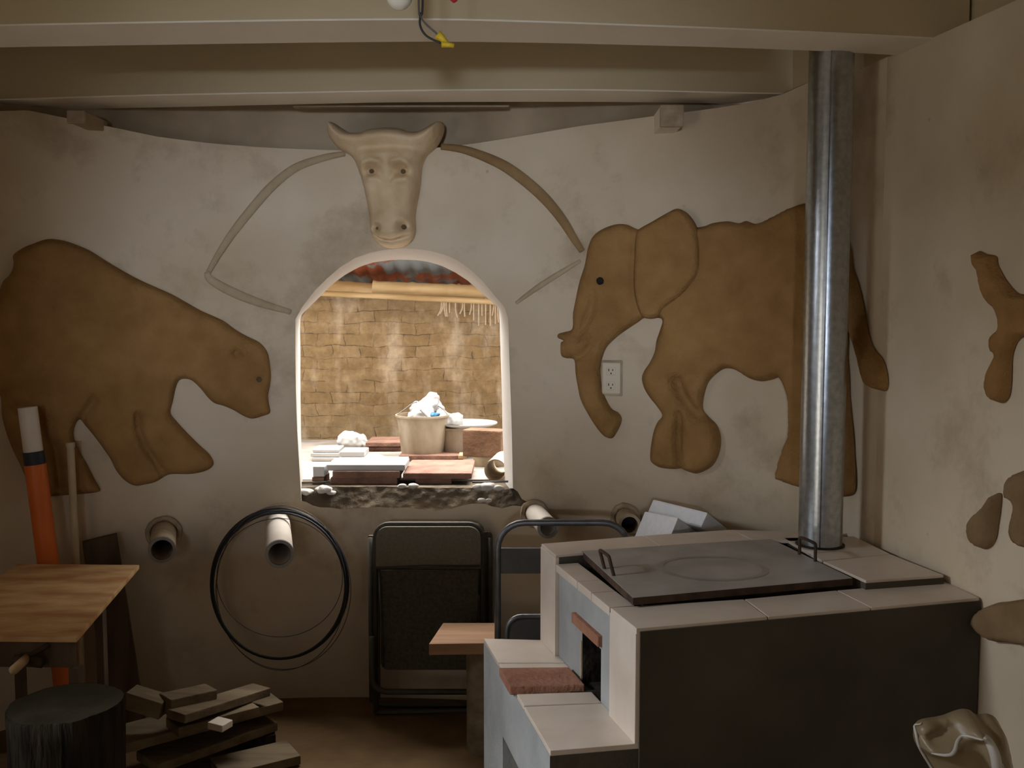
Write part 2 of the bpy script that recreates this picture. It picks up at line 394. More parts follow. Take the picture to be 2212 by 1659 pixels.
def triang(outer, holes, step, margin=0.5):
    loops = [outer] + holes
    vs, es = [], []
    for lp in loops:
        o = len(vs); vs += lp; es += [(o + i, o + (i + 1) % len(lp)) for i in range(len(lp))]
    P = np.array(outer); lo, hi = P.min(0), P.max(0)
    gx = np.arange(lo[0] + step * .5, hi[0], step); gy = np.arange(lo[1] + step * .5, hi[1], step * .87)
    g = np.array([(x + (step * .5 if j % 2 else 0), y) for j, y in enumerate(gy) for x in gx])
    if len(g):
        keep = inside(outer, g) & (seg_dist(outer, g) > step * margin)
        for h in holes: keep &= ~inside(h, g) & (seg_dist(h, g) > step * margin)
        vs = vs + [tuple(x) for x in g[keep]]
    r = delaunay_2d_cdt([V(v) for v in vs], es, [], 0, 1e-6)
    v2 = np.array([(a.x, a.y) for a in r[0]]); fs = [f for f in r[2]]
    cen = np.array([v2[list(f)].mean(0) for f in fs])
    ok = inside(outer, cen)
    for h in holes: ok &= ~inside(h, cen)
    return v2, [f for f, k in zip(fs, ok) if k]

def smooth_poly(pts, n=4):
    return [(p.x, p.y) for p in smoothpts([V((x, y, 0)) for x, y in pts], n, True)]

def relief_mesh(outline, Hh, R, mods=(), step=9.0, base=0.004, back=0.003, jitter=0.0, hfun=None):
    """clay relief: outline in picture coordinates, thrown on to the wall; a pillow of height Hh with an edge roll R"""
    outl = resample(smooth_poly(outline), step)
    v2, fs = triang(outl, [], step)
    d = seg_dist(outl, v2)
    t = np.clip(d / R, 0, 1)
    off = Hh * np.sqrt(np.clip(1 - (1 - t) ** 2, 0, 1))
    if hfun is not None: off = off * hfun(v2)
    for pl, sg, amp in mods:
        dd = seg_dist(pl, v2, False) if len(pl) > 1 else np.hypot(v2[:, 0] - pl[0][0], v2[:, 1] - pl[0][1])
        off += amp * np.exp(-(dd / sg) ** 2) * np.clip(d / 12, 0, 1)
    bm = B(); fr, bk = [], []
    for (x, y), o, dist in zip(v2, off, d):
        p, n = on_wall(x, y)
        w = noise.noise(p * 9.0) * 0.004 + noise.noise(p * 30.0) * 0.0015
        q = p + n * (base + o + (w * min(dist / 10, 1)))
        fr.append(bm.verts.new(q)); bk.append(bm.verts.new(p + n * back))
    cnt = {}
    for f in fs:
        bm.faces.new([fr[i] for i in f]); bm.faces.new([bk[i] for i in reversed(f)])
        for i in range(len(f)):
            e = (f[i], f[(i + 1) % len(f)]); k = tuple(sorted(e)); cnt.setdefault(k, []).append(e)
    for k, e in cnt.items():
        if len(e) == 1:
            a, b = e[0]; bm.faces.new((fr[b], fr[a], bk[a], bk[b]))
    return bm

def crop(pts, ox, oy, sc): return [(ox + x * sc, oy + y * sc) for x, y in pts]

# ------------------------------------------------------------------ room shell
ZC = 2.52
UD = V((-0.035, 0.21, 0))                       # through the thickness of the back wall
ARCH_IN = [(651, 1082), (646, 1000), (642, 930), (639, 840), (638, 760), (638, 690), (652, 664), (680, 628), (706, 602), (735, 577), (768, 557), (800, 546), (830, 540), (862, 537), (900, 538), (930, 542), (962, 551), (992, 565), (1020, 586), (1045, 610), (1070, 640), (1090, 664), (1098, 690), (1100, 760), (1103, 850), (1106, 950), (1108, 1055)]
BROKEN = [(1118, 1062), (1127, 1078), (1138, 1084), (1130, 1094), (1108, 1092), (1085, 1098), (1062, 1094), (1048, 1088), (1020, 1088), (1000, 1092), (975, 1099), (940, 1104), (905, 1100), (880, 1096), (850, 1098), (820, 1095), (790, 1097), (765, 1098), (740, 1101), (715, 1097), (690, 1096), (675, 1092), (662, 1085)]
ARCH_OUT = [(656, 1082), (652, 1000), (650, 930), (649, 840), (649, 760), (649, 690), (664, 668), (692, 640), (716, 616), (745, 594), (776, 577), (806, 567), (834, 563), (862, 561), (898, 562), (926, 566), (956, 575), (984, 589), (1010, 606), (1034, 627), (1057, 647), (1074, 662), (1079, 684), (1081, 760), (1084, 850), (1086, 950), (1092, 1055)]
TOP = [(0, 240), (60, 238), (180, 262), (340, 295), (450, 309), (560, 318), (650, 322), (740, 325), (850, 323), (960, 318), (1030, 309), (1100, 298), (1250, 272), (1430, 248), (1520, 237), (1600, 225), (1690, 203), (1740, 180), (1840, 155), (1892, 133)]
def sz(pts, shift=V((0, 0, 0))): return [BACK.hit(x, y, shift) for x, y in pts]
top = sz(TOP)
top = [(0.0, 2.16), (top[0][0] * .5, 2.15)] + top + [(BACK.s[-1], 2.2)]
hole = resample(sz(ARCH_IN + BROKEN), 0.06)
outer = resample([(0.0, -0.05), (BACK.s[-1], -0.05)] + top[::-1], 0.07)
# the room face
def shell(outer, hole, shift, step, und):
    v2, fs = triang(outer, [hole], step)
    bm = B(); vs = []
    for s, z in v2:
        p, n = BACK.at(s); q = V((p.x, p.y, z)) + shift
        if und: q = q - n * (0.0025 + 0.0025 * noise.noise(q * 2.3))
        vs.append(bm.verts.new(q))
    for f in fs: bm.faces.new([vs[i] for i in f])
    return bm
bm = shell(outer, hole, V((0, 0, 0)), 0.07, True)
struct('wall_back', bm, 'plaster', smooth=True)
hole_o = resample(sz(ARCH_OUT, UD) + [(sz([(1092, 1100)], UD)[0][0], 0.5), (sz([(656, 1100)], UD)[0][0], 0.5)], 0.06)
bm = shell(outer, hole_o, UD, 0.12, False)
# cap along the wall head joins the two faces
ts = resample(top, 0.05, False)
a = [bm.verts.new(V((*BACK.at(s)[0].to_2d(), z))) for s, z in ts]; b2 = [bm.verts.new(V((*BACK.at(s)[0].to_2d(), z)) + UD) for s, z in ts]
for i in range(len(ts) - 1): bm.faces.new((a[i], a[i + 1], b2[i + 1], b2[i]))
struct('wall_outer', bm, 'plaster', smooth=False)
# the white-limed reveal of the arch
ain = [V((*BACK.at(s)[0].to_2d(), z)) for s, z in sz(ARCH_IN)]
aout = [V((*BACK.at(s)[0].to_2d(), z)) + UD for s, z in sz(ARCH_OUT, UD)]
bm = B(); rows = []
NR = 7
for a, c in zip(smoothpts(ain, 3), smoothpts(aout, 3)):
    rows.append([bm.verts.new(a.lerp(c, k / NR) + V((0, 0, 0.0))) for k in range(NR + 1)])
for A, Q in zip(rows, rows[1:]):
    for k in range(NR): bm.faces.new((A[k], A[k + 1], Q[k + 1], Q[k]))
struct('window_1', bm, 'reveal', smooth=True)
# setback above the wall head, behind the beams
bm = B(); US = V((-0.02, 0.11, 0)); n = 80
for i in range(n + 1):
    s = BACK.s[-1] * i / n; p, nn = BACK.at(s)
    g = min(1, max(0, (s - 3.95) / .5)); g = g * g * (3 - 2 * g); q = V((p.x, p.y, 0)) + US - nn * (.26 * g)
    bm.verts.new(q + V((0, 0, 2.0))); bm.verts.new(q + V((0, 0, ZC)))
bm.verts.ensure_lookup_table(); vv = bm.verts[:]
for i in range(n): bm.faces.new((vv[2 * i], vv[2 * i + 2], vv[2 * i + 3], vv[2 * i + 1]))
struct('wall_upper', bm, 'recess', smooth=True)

# right wall
bm = B(); rz = 2.196
inner = [V((x, y, 0)) for x, y in RIGHT]; outw = [V((x + 0.22, y + 0.03, 0)) for x, y in RIGHT]
for a, c, a2, c2 in zip(inner, outw, inner[1:], outw[1:]):
    for z0, z1, p, q in ((-.05, rz, a, a2),):
        k = [bm.verts.new(v + V((0, 0, z))) for v, z in ((p, z0), (q, z0), (q, z1), (p, z1))]; bm.faces.new(k)
    k = [bm.verts.new(v + V((0, 0, rz))) for v in (a, a2, c2, c)]; bm.faces.new(k)
    k = [bm.verts.new(v + V((0, 0, z))) for v, z in ((c, -.05), (c2, -.05), (c2, ZC), (c, ZC))]; bm.faces.new(k)
bmesh.ops.remove_doubles(bm, verts=bm.verts[:], dist=1e-4)
bmesh.ops.subdivide_edges(bm, edges=bm.edges[:], cuts=6, use_grid_fill=True)
struct('wall_right', bm, 'plaster')
bm = B()
for a, a2 in zip([(.80, 3.33), (.98, 3.18)] + RIGHT, [(.98, 3.18)] + RIGHT):
    sh = 0.12
    bm.faces.new([bm.verts.new(v) for v in ((a[0] + sh, a[1], 2.1), (a2[0] + sh, a2[1], 2.1), (a2[0] + sh, a2[1], ZC), (a[0] + sh, a[1], ZC))])
struct('wall_right_upper', bm, 'beam')
# left wall with its window, and the wall behind the camera
LX = -2.06; WY0, WY1, WZ0, WZ1 = 1.45, 2.6, 1.38, 2.1
bm = B()
xs = LX - 0.2
for lo, hi in (((xs, -1.2, -.05), (LX, -1.0, ZC)), ((xs, -.1, -.05), (LX, WY0, ZC)), ((xs, -1.0, 2.0), (LX, -.1, ZC)), ((xs, WY1, -.05), (LX, 3.6, ZC)), ((xs, WY0, -.05), (LX, WY1, WZ0)), ((xs, WY0, WZ1), (LX, WY1, ZC))):  # low gap near the front is an added opening for the beam fill
    box(bm, lo, hi)
struct('wall_left', bm, 'plaster')
FW = [(-.72, 1.34), (.12, 1.34), (.12, 1.58), (.06, 1.71), (-.06, 1.79), (-.22, 1.83), (-.38, 1.835), (-.53, 1.80), (-.64, 1.72), (-.72, 1.60)]  # made-up arched opening, shaped to throw the pool on the back wall
bm = B(); fo = [(-2.3, -.05), (1.9, -.05), (1.9, ZC), (-2.3, ZC)]
v2, fs = triang(resample(fo, .25), [resample(FW, .06)], .25)
for yy in (-1.2, -1.24):
    vs = [bm.verts.new((x, yy, z)) for x, z in v2]
    for f in fs: bm.faces.new([vs[i] for i in f])
struct('wall_front', bm, 'plaster')
bm = B(); fr_ = [[bm.verts.new((x, yy, z)) for x, z in FW] for yy in (-1.2, -1.24)]
for i in range(len(FW)): bm.faces.new((fr_[0][i], fr_[0][(i + 1) % len(FW)], fr_[1][(i + 1) % len(FW)], fr_[1][i]))
struct('added_pool_opening', bm, 'reveal')
bm = B(); t = 0.05
for lo, hi in (((xs + .05, WY0, WZ0), (xs + .1, WY0 + t, WZ1)), ((xs + .05, WY1 - t, WZ0), (xs + .1, WY1, WZ1)), ((xs + .05, WY0, WZ0), (xs + .1, WY1, WZ0 + t)), ((xs + .05, WY0, WZ1 - t), (xs + .1, WY1, WZ1))):
    box(bm, lo, hi, 0.004)
struct('window_2', bm, 'oldwood')
bm = B(); box(bm, (-2.4, -1.5, -0.12), (1.95, 3.95, 0.0))
bmesh.ops.subdivide_edges(bm, edges=bm.edges[:], cuts=10, use_grid_fill=True)
struct('floor', bm, 'floor')
bm = B(); box(bm, (-2.4, -1.5, ZC), (1.95, 3.95, ZC + 0.1)); struct('ceiling', bm, 'ceiling')

# ------------------------------------------------------------------ beams
def beam(name, near, far, z, label):
    a = smoothpts([at_z(x, y, z) for x, y in near], 4); b = smoothpts([at_z(x, y, z) for x, y in far], 4)
    root = thing(name, label, 'beam', (0, (a[0].y + b[0].y) / 2, z), 'ceiling beams')
    bm = B(); rows = []
    for p, q in zip(a, b):
        d = (p - q).normalized() * 0.0
        rows.append([bm.verts.new(v) for v in (p + V((0, 0, .004)), q + V((0, 0, .004)), V((q.x, q.y, ZC - .002)), V((p.x, p.y, ZC - .002)))])
    for A, Q in zip(rows, rows[1:]):
        for k in range(4): bm.faces.new((A[k], A[(k + 1) % 4], Q[(k + 1) % 4], Q[k]))
    bm.faces.new(rows[0]); bm.faces.new(rows[-1])
    obj('timber', bm, 'beam', root)
    bm = B(); rows = []
    for i, (p, q) in enumerate(zip(a, b)):
        w = 0.003 * noise.noise(p * 5); v3 = V((0, -.002 + w, 0)); v4 = V((0, .002 + w, 0))
        rows.append([bm.verts.new(v) for v in (p + v3, q + v4, q + v4 + V((0, 0, .0045)), p + v3 + V((0, 0, .0045)))])
    for A, Q in zip(rows, rows[1:]):
        for k in range(4): bm.faces.new((A[k], A[(k + 1) % 4], Q[(k + 1) % 4], Q[k]))
    bm.faces.new(rows[0]); bm.faces.new(rows[-1])
    obj('whitewashed_underside', bm, 'beam_white', root, label='whitewashed underside')
ZB = H + 0.71
beam('ceiling_beam', [(-660, 75), (-60, 60), (0, 57), (370, 50), (740, 45), (1000, 45), (1300, 54), (1741, 71), (2017, 85), (2092, 90)],
     [(-600, 118), (-60, 105), (0, 102), (370, 96), (740, 91), (1000, 90), (1300, 95), (1680, 106), (1906, 117), (1985, 122)], ZB,
     'long ceiling beam nearest the camera, the loose wires hang in front of it')
beam('ceiling_beam', [(-300, 226), (0, 217), (337, 207), (740, 200), (977, 196), (1300, 196), (1589, 202), (1700, 204), (1800, 208), (1900, 213)],
     [(-250, 246), (0, 239), (337, 232), (740, 223), (977, 220), (1300, 220), (1560, 223), (1640, 225), (1740, 228), (1830, 232)], ZB,
     'second ceiling beam, farther in, just in front of the sculpted cow head')
# stub ends of roof timbers above the wall head
def stub(x0, x1, y0, y1, Y, depth, label, mats=('beam_white', 'recess')):
    a = at_y(x0, y1, Y); b = at_y(x1, y0, Y)
    r = thing('timber_stub', label, 'timber', (a.x, Y, a.z))
    bm = B(); box(bm, (a.x, Y + .012, a.z), (b.x, Y + depth, b.z), 0.004); obj('core', bm, mats[0], r)
    bm = B(); box(bm, (a.x - .003, Y, a.z - .004), (b.x + .003, Y + .014, b.z), 0.004); obj('mottled_face', bm, 'pvcdirty', r)
stub(1428, 1476, 226, 271, 3.34, 0.2, 'short pale timber stub with mottled face jutting from the wall head above the elephant')
stub(146, 180, 238, 264, 3.40, 0.2, 'small dark timber stub under the far beam at its left end', ('recess',))
bm = B(); a = at_y(632, 231, 3.62); b = at_y(1100, 226, 3.62); box(bm, (a.x, 3.62, a.z), (b.x, 3.66, b.z), 0.003)
tag(obj('lath_strip', bm, 'recess'), 'thin wooden lath lying along the back of the far beam', 'lath')

# ------------------------------------------------------------------ clay reliefs
EO = (1150, 420, 810 / 1976)
ele = [(315, 230), (350, 195), (400, 170), (450, 157), (500, 160), (545, 180), (590, 190), (680, 190), (800, 180), (900, 170), (950, 152), (1030, 142), (1090, 152), (1130, 140), (1180, 155), (1240, 135), (1300, 105), (1360, 75), (1420, 52), (1480, 46), (1560, 70), (1630, 140), (1680, 260), (1696, 380), (1730, 490), (1752, 590), (1768, 680), (1790, 770), (1812, 820), (1850, 862), (1872, 920), (1882, 990), (1870, 1035), (1830, 1028), (1795, 1005), (1775, 950), (1755, 870), (1730, 790), (1702, 700), (1682, 640), (1670, 760), (1672, 900), (1682, 1100), (1695, 1250), (1705, 1400), (1710, 1520), (1698, 1575), (1660, 1588), (1600, 1575), (1570, 1400), (1545, 1200), (1520, 1180), (1500, 1400), (1480, 1550), (1425, 1545), (1330, 1515), (1297, 1490), (1310, 1420), (1340, 1330), (1365, 1260), (1368, 1160), (1365, 1080), (1345, 1010), (1322, 972), (1300, 964), (1270, 975), (1210, 985), (1150, 970), (1110, 945), (1060, 920), (1010, 920), (960, 955), (925, 1000), (905, 1070), (902, 1130), (930, 1170), (970, 1210), (992, 1260), (995, 1320), (980, 1380), (950, 1430), (900, 1460), (860, 1470), (810, 1455), (785, 1443), (750, 1446), (680, 1440), (640, 1420), (622, 1395), (625, 1330), (640, 1250), (660, 1200), (685, 1165), (660, 1120), (620, 1070), (590, 1020), (578, 970), (590, 930), (620, 885), (645, 830), (655, 770), (672, 720), (686, 660), (640, 650), (590, 652), (560, 672), (510, 705), (460, 740), (420, 775), (390, 810), (370, 860), (360, 910), (362, 970), (370, 1030), (390, 1080), (420, 1130), (455, 1150), (472, 1180), (465, 1215), (445, 1255), (425, 1282), (400, 1283), (370, 1265), (330, 1215), (290, 1150), (255, 1080), (240, 1010), (228, 940), (225, 885), (212, 865), (175, 862), (152, 845), (150, 785), (165, 770), (135, 755), (138, 735), (170, 725), (205, 715), (215, 690), (215, 630), (228, 560), (240, 500), (255, 440), (275, 380), (285, 330), (295, 280)]
c = lambda *p: crop(p, *EO)
mods = [
 (c((780, 1150), (776, 1280), (785, 1430)), 7, -0.035),           # between the forefeet
 (c((690, 1165), (760, 1165), (800, 1230)), 10, -0.012),
 (c((765, 980), (800, 1060), (850, 1130), (890, 1160)), 11, -0.034),
 (c((840, 950), (800, 980), (780, 1000)), 14, -0.016),
 (c((225, 868), (270, 850), (310, 800), (335, 750)), 6, -0.022), (c((330, 560), (312, 640), (240, 760)), 8, -0.016), (c((560, 230), (540, 420), (560, 600)), 9, -0.012),
 (c((290, 790), (380, 720)), 12, 0.008),
 (c((210, 790), (330, 770)), 12, 0.012),
 (c((330, 520), (310, 600), (290, 680)), 9, -0.010),
 (c((300, 420), (360, 510)), 16, 0.006),
 (c((365, 458),), 7, -0.02),
 (c((375, 1262), (405, 1210), (455, 1165)), 5, -0.014),
 (c((1265, 820), (1290, 960)), 18, -0.010),
 (c((690, 660), (760, 780), (740, 900)), 24, 0.012),
 (c((1330, 1445), (1345, 1490)), 5, -0.006),
]
o = thing('elephant_relief', 'brown clay elephant relief with a large ear on the white wall behind the stove pipe', 'wall relief', on_wall(1470, 1000)[0])
obj('body', relief_mesh(crop(ele, *EO), 0.044, 19, mods, 7), 'clay', o, True)
ear = [(570, 190), (640, 150), (720, 105), (770, 82), (810, 92), (845, 125), (875, 175), (890, 240), (896, 320), (893, 400), (870, 450), (820, 510), (760, 560), (710, 600), (680, 640), (640, 655), (592, 645), (570, 610), (555, 560), (545, 500), (545, 400), (550, 300), (555, 230)]
obj('ear', relief_mesh(crop(ear, *EO), 0.036, 11, [(c((700, 350),), 60, -0.006)], 7, base=0.044, back=0.02), 'clay', o, True)
p, nn = on_wall(*crop([(368, 458)], *EO)[0])
bm = B(); bmesh.ops.create_uvsphere(bm, u_segments=20, v_segments=12, radius=0.019, matrix=Matrix.Translation(p + nn * 0.033)); obj('eye', bm, 'soot_shade_black', o, True, label='hollow eye with its shade painted dark')  # dark ball stands in for the shade inside the eye hole

BO = (0, 480, 640 / 1713)
bear = [(-60, 520), (-20, 440), (15, 345), (50, 310), (72, 270), (78, 230), (76, 190), (130, 150), (190, 125), (275, 98), (360, 105), (440, 130), (520, 165), (600, 215), (700, 275), (800, 330), (900, 375), (1000, 420), (1080, 465), (1160, 510), (1240, 545), (1300, 575), (1360, 620), (1430, 660), (1500, 695), (1545, 750), (1560, 820), (1567, 890), (1560, 950), (1550, 1000), (1555, 1050), (1562, 1100), (1520, 1120), (1460, 1135), (1410, 1120), (1350, 1085), (1290, 1060), (1240, 1045), (1200, 1010), (1160, 960), (1110, 915), (1070, 905), (1035, 915), (1015, 960), (1000, 1030), (985, 1100), (1020, 1150), (1080, 1215), (1150, 1285), (1210, 1340), (1235, 1385), (1225, 1415), (1180, 1440), (1100, 1455), (1000, 1455), (960, 1465), (900, 1500), (840, 1515), (780, 1522), (720, 1490), (670, 1430), (640, 1370), (600, 1310), (540, 1230), (490, 1170), (465, 1140), (440, 1160), (425, 1220), (440, 1280), (470, 1340), (510, 1410), (550, 1490), (580, 1545), (560, 1560), (480, 1570), (400, 1575), (280, 1585), (215, 1578), (160, 1500), (115, 1400), (75, 1320), (40, 1230), (10, 1120), (0, 1000), (-40, 980), (-80, 800)]
c = lambda *p: crop(p, *BO)
mods = [
 (c((800, 1110), (805, 1190), (840, 1290), (900, 1370), (950, 1440)), 7, -0.032),
 (c((465, 1150), (500, 1090), (545, 1030)), 10, -0.028),
 (c((10, 1000), (70, 1060), (150, 1085)), 12, -0.03),
 (c((215, 1110), (250, 1240), (320, 1310), (345, 1500)), 14, -0.032),
 (c((1375, 752),), 9, -0.030), (c((1400, 725), (1422, 750)), 7, 0.020), (c((1340, 735), (1360, 722)), 7, 0.012),
 (c((1505, 905),), 7, -0.016), (c((1540, 860), (1545, 930)), 6, 0.008), (c((1475, 930),), 9, 0.006),
 (c((1290, 1060), (1400, 1040)), 12, -0.006),
 (c((300, 600), (500, 700)), 110, 0.012),
 (c((900, 1000), (760, 900)), 40, -0.006),
]
o = thing('bear_relief', 'brown clay bear relief with lowered head on the wall left of the arched window', 'wall relief', on_wall(220, 1060)[0])
obj('body', relief_mesh(crop(bear, *BO), 0.044, 20, mods, 7), 'clay', o, True)
p, nn = on_wall(*crop([(1507, 905)], *BO)[0])
bm = B(); bmesh.ops.create_uvsphere(bm, u_segments=16, v_segments=10, radius=0.0125, matrix=Matrix.Translation(p + nn * 0.0345)); obj('eye', bm, 'clayshade', o, True, label='hollow eye with its shade painted dark')  # shade of the bear's eye pit is put into the ball's colour

CO = (640, 0, 660 / 1955)
bull = [(203, 806), (220, 786), (250, 792), (300, 826), (350, 852), (420, 855), (470, 835), (540, 825), (600, 822), (680, 830), (740, 850), (800, 845), (860, 810), (910, 785), (938, 785), (950, 815), (940, 870), (910, 930), (870, 972), (838, 1000), (815, 1050), (805, 1100), (798, 1180), (785, 1260), (770, 1340), (764, 1400), (768, 1450), (762, 1505), (735, 1550), (690, 1580), (620, 1591), (560, 1580), (512, 1550), (486, 1510), (478, 1440), (475, 1390), (455, 1290), (430, 1180), (400, 1090), (370, 1020), (330, 985), (280, 958), (236, 912), (208, 862)]
c = lambda *p: crop(p, *CO)
mods = [
 (c((505, 1110),), 13, -0.050), (c((705, 1112),), 13, -0.052),
 (c((465, 1072), (510, 1058), (565, 1066)), 8, 0.024), (c((650, 1064), (700, 1056), (745, 1072)), 8, 0.024),
 (c((500, 1165), (570, 1175)), 8, 0.014), (c((660, 1175), (735, 1168)), 8, 0.014),
 (c((560, 1120), (575, 1165)), 7, -0.012), (c((650, 1120), (640, 1165)), 7, -0.012),
 (c((360, 985), (600, 965), (820, 975)), 12, -0.016),
 (c((330, 890), (450, 905), (600, 890), (760, 905), (880, 880)), 15, 0.016),
 (c((440, 1025), (620, 1010), (790, 1020)), 15, 0.012),
 (c((545, 1472),), 9, -0.040), (c((706, 1462),), 10, -0.055),
 (c((500, 1500), (560, 1540), (625, 1552), (690, 1535), (748, 1510)), 5.0, -0.050),
 (c((505, 1482), (565, 1518), (625, 1530), (690, 1513), (745, 1490)), 5.0, 0.020),
 (c((530, 1560), (620, 1578), (720, 1560)), 5, 0.014),
 (c((620, 1440),), 42, 0.020), (c((620, 1370),), 22, -0.010),
 (c((530, 1200), (545, 1370)), 12, -0.012), (c((705, 1200), (700, 1370)), 12, -0.012),
]
o = thing('cow_head_relief', 'cream clay cow head with short horns sculpted above the arched window', 'wall relief', on_wall(850, 530)[0])
obj('head', relief_mesh(crop(bull, *CO), 0.105, 32, mods, 3.4), 'cream', o, True)
for q, r in (((502, 1110), .0105), ((705, 1112), .012)):
    p, nn = on_wall(*crop([q], *CO)[0]); bm = B()
    bmesh.ops.create_uvsphere(bm, u_segments=16, v_segments=10, radius=r, matrix=Matrix.Translation(p + nn * 0.0605)); obj('eye', bm, 'clayshade', o, True, label='small eye socket with its shade painted dark')  # socket shadow comes from the ball's dark colour
for q, r in (((545, 1472), .006), ((707, 1462), .010)):
    p, nn = on_wall(*crop([q], *CO)[0]); bm = B()
    bmesh.ops.create_uvsphere(bm, u_segments=16, v_segments=10, radius=r, matrix=Matrix.Translation(p + nn * (0.082 if r < .008 else .066))); obj('nostril', bm, 'clayshade', o, True, label='nostril with its shade painted dark')  # nostril shadow is coloured on to a small ball

# thin clay lines that spring from the cow head and frame a leaf-shaped panel
def clay_line(pts, width, Hh, matk, label):
    pts = [(p.x, p.y) for p in smoothpts([V((x, y, 0)) for x, y in pts], 6)]
    L, R = [], []
    for i, (x, y) in enumerate(pts):
        a = pts[max(i - 1, 0)]; b = pts[min(i + 1, len(pts) - 1)]
        d = V((b[0] - a[0], b[1] - a[1])).normalized()
        w = width * (0.5 + 0.5 * math.sin(math.pi * min(1, max(0, (i + .5) / len(pts))))) / 2
        L.append((x - d.y * w, y + d.x * w)); R.append((x + d.y * w, y - d.x * w))
    o = obj('clay_line', relief_mesh(L + R[::-1], Hh, width / 2, (), 7), matk, None, True)
    return tag(o, label, 'wall relief', 'clay lines round the arch')
clay_line([(745, 332), (700, 341), (640, 362), (590, 400), (545, 450), (505, 500), (475, 545), (450, 588)], 20, 0.003, 'line_pale', 'pale clay line curving down from the cow head on the bear side')
clay_line([(447, 587), (455, 604), (500, 630), (560, 654), (628, 674)], 20, 0.003, 'line_pale', 'pale clay line running from the arch springing out towards the bear')
clay_line([(953, 317), (1000, 323), (1050, 340), (1095, 362), (1140, 395), (1180, 432), (1215, 475), (1240, 515), (1258, 543)], 24, 0.007, 'line', 'brown clay line curving from the cow head to the elephant forehead')
clay_line([(1254, 563), (1210, 590), (1160, 622), (1115, 655)], 12, 0.003, 'line_pale', 'faint clay line from the elephant forehead to the arch springing')

# reliefs on the right-hand wall
FO = (2040, 500, 172 / 310)
fig = [(130, 95), (142, 76), (170, 88), (208, 97), (214, 130), (240, 180), (270, 220), (300, 243), (360, 250), (400, 300), (400, 400), (320, 410), (300, 420), (285, 440), (270, 490), (268, 560), (262, 630), (245, 662), (225, 668), (200, 650), (186, 620), (184, 585), (196, 540), (215, 500), (222, 485), (206, 465), (203, 430), (212, 400), (236, 380), (240, 350), (228, 310), (200, 285), (180, 260), (165, 215), (155, 155), (140, 140)]
tag(obj('figure_relief', relief_mesh(crop(fig, *FO), 0.03, 14, (), 7), 'clay', None, True), 'brown clay figure fragment high on the right wall, with a long raised limb', 'wall relief')
drop = [(222, 1018), (228, 1030), (225, 1080), (216, 1140), (208, 1190), (190, 1225), (165, 1237), (140, 1225), (120, 1200), (112, 1165), (118, 1130), (140, 1100), (165, 1080), (190, 1045), (208, 1022)]
tag(obj('drop_relief', relief_mesh(crop(drop, *FO), 0.03, 14, (), 7), 'clayr', None, True), 'drop-shaped brown clay relief low on the right wall above the stove corner', 'wall relief')
lump = [(330, 930), (290, 945), (265, 975), (258, 1010), (262, 1040), (290, 1055), (298, 1080), (290, 1120), (282, 1160), (288, 1195), (310, 1222), (360, 1230), (400, 1100), (380, 960)]
tag(obj('limb_relief', relief_mesh(crop(lump, *FO), 0.03, 14, (), 7), 'clayr', None, True), 'knobbly brown clay relief at the right edge of the picture, beside the drop shape', 'wall relief')
low = [(128, 1525), (145, 1490), (170, 1465), (215, 1445), (260, 1440), (330, 1430), (400, 1430), (400, 1600), (310, 1608), (250, 1600), (200, 1595), (160, 1565)]
tag(obj('paw_relief', relief_mesh(crop(low, *FO), 0.035, 16, (), 8), 'clayr', None, True), 'broad blunt clay relief on the right wall just beyond the stove front corner', 'wall relief')

# socket outlet beside the trunk
o = thing('power_outlet', 'ivory double power outlet on the wall beside the elephant trunk', 'power outlet', on_wall(1318, 848)[0])
p, nn = on_wall(1321, 817); e1 = V((0, 0, 1)).cross(nn).normalized(); e3 = V((0, 0, 1))
def plate(bm, w, h, t0, t1, cx=0, cz=0, bev=0.003):
    slab(bm, p + e1 * (cx - w / 2) + e3 * (cz - h / 2) + nn * t0, e1 * w, nn * (t1 - t0), e3 * h, bev)
bm = B(); plate(bm, .078, .128, -.004, .004); obj('mounting_gap', bm, 'pvcdirty', o)
bm = B(); plate(bm, .068, .115, 0, .012, bev=.0058); obj('cover_plate', bm, 'ivory', o)
for cz in (.026, -.026):
    bm = B(); plate(bm, .034, .030, .008, .013, 0, cz, .002); rc = obj('receptacle', bm, 'ivory', o)
    for cx, w, h, dz in ((-.008, .003, .009, .004), (.006, .003, .007, .004), (0, .005, .005, -.008)):
        bm = B(); plate(bm, w, h, .0105, .0136, cx, cz + dz, 0); obj('slot', bm, 'slot', rc)

# ------------------------------------------------------------------ broken sill inside the arch
ZL = at_y(880, 1047, 3.80).z
bm = B(); nx, nz = 90, 18
s0 = sz([(640, 1080)])[0][0]; s1 = sz([(1140, 1080)])[0][0]
zb = at_y(900, 1112, 3.68).z
def sillp(i, j):
    s = s0 + (s1 - s0) * i / nx; z = zb + (ZL - zb) * j / nz
    p, n = BACK.at(s); q = V((p.x, p.y, z)) + UD.normalized() * (0.02 + 0.05 * j / nz)
    return q - n * (0.012 * noise.noise(q * 9) + 0.007 * noise.noise(q * 40))
g = [[bm.verts.new(sillp(i, j)) for j in range(nz + 1)] for i in range(nx + 1)]
for i in range(nx):
    for j in range(nz): bm.faces.new((g[i][j], g[i + 1][j], g[i + 1][j + 1], g[i][j + 1]))
bk = []
for i in range(nx + 1):
    s = s0 + (s1 - s0) * i / nx; p, n = BACK.at(s)
    bk.append((bm.verts.new(V((p.x, p.y, ZL)) + UD * 1.02), bm.verts.new(V((p.x, p.y, zb)) + UD * 1.02)))
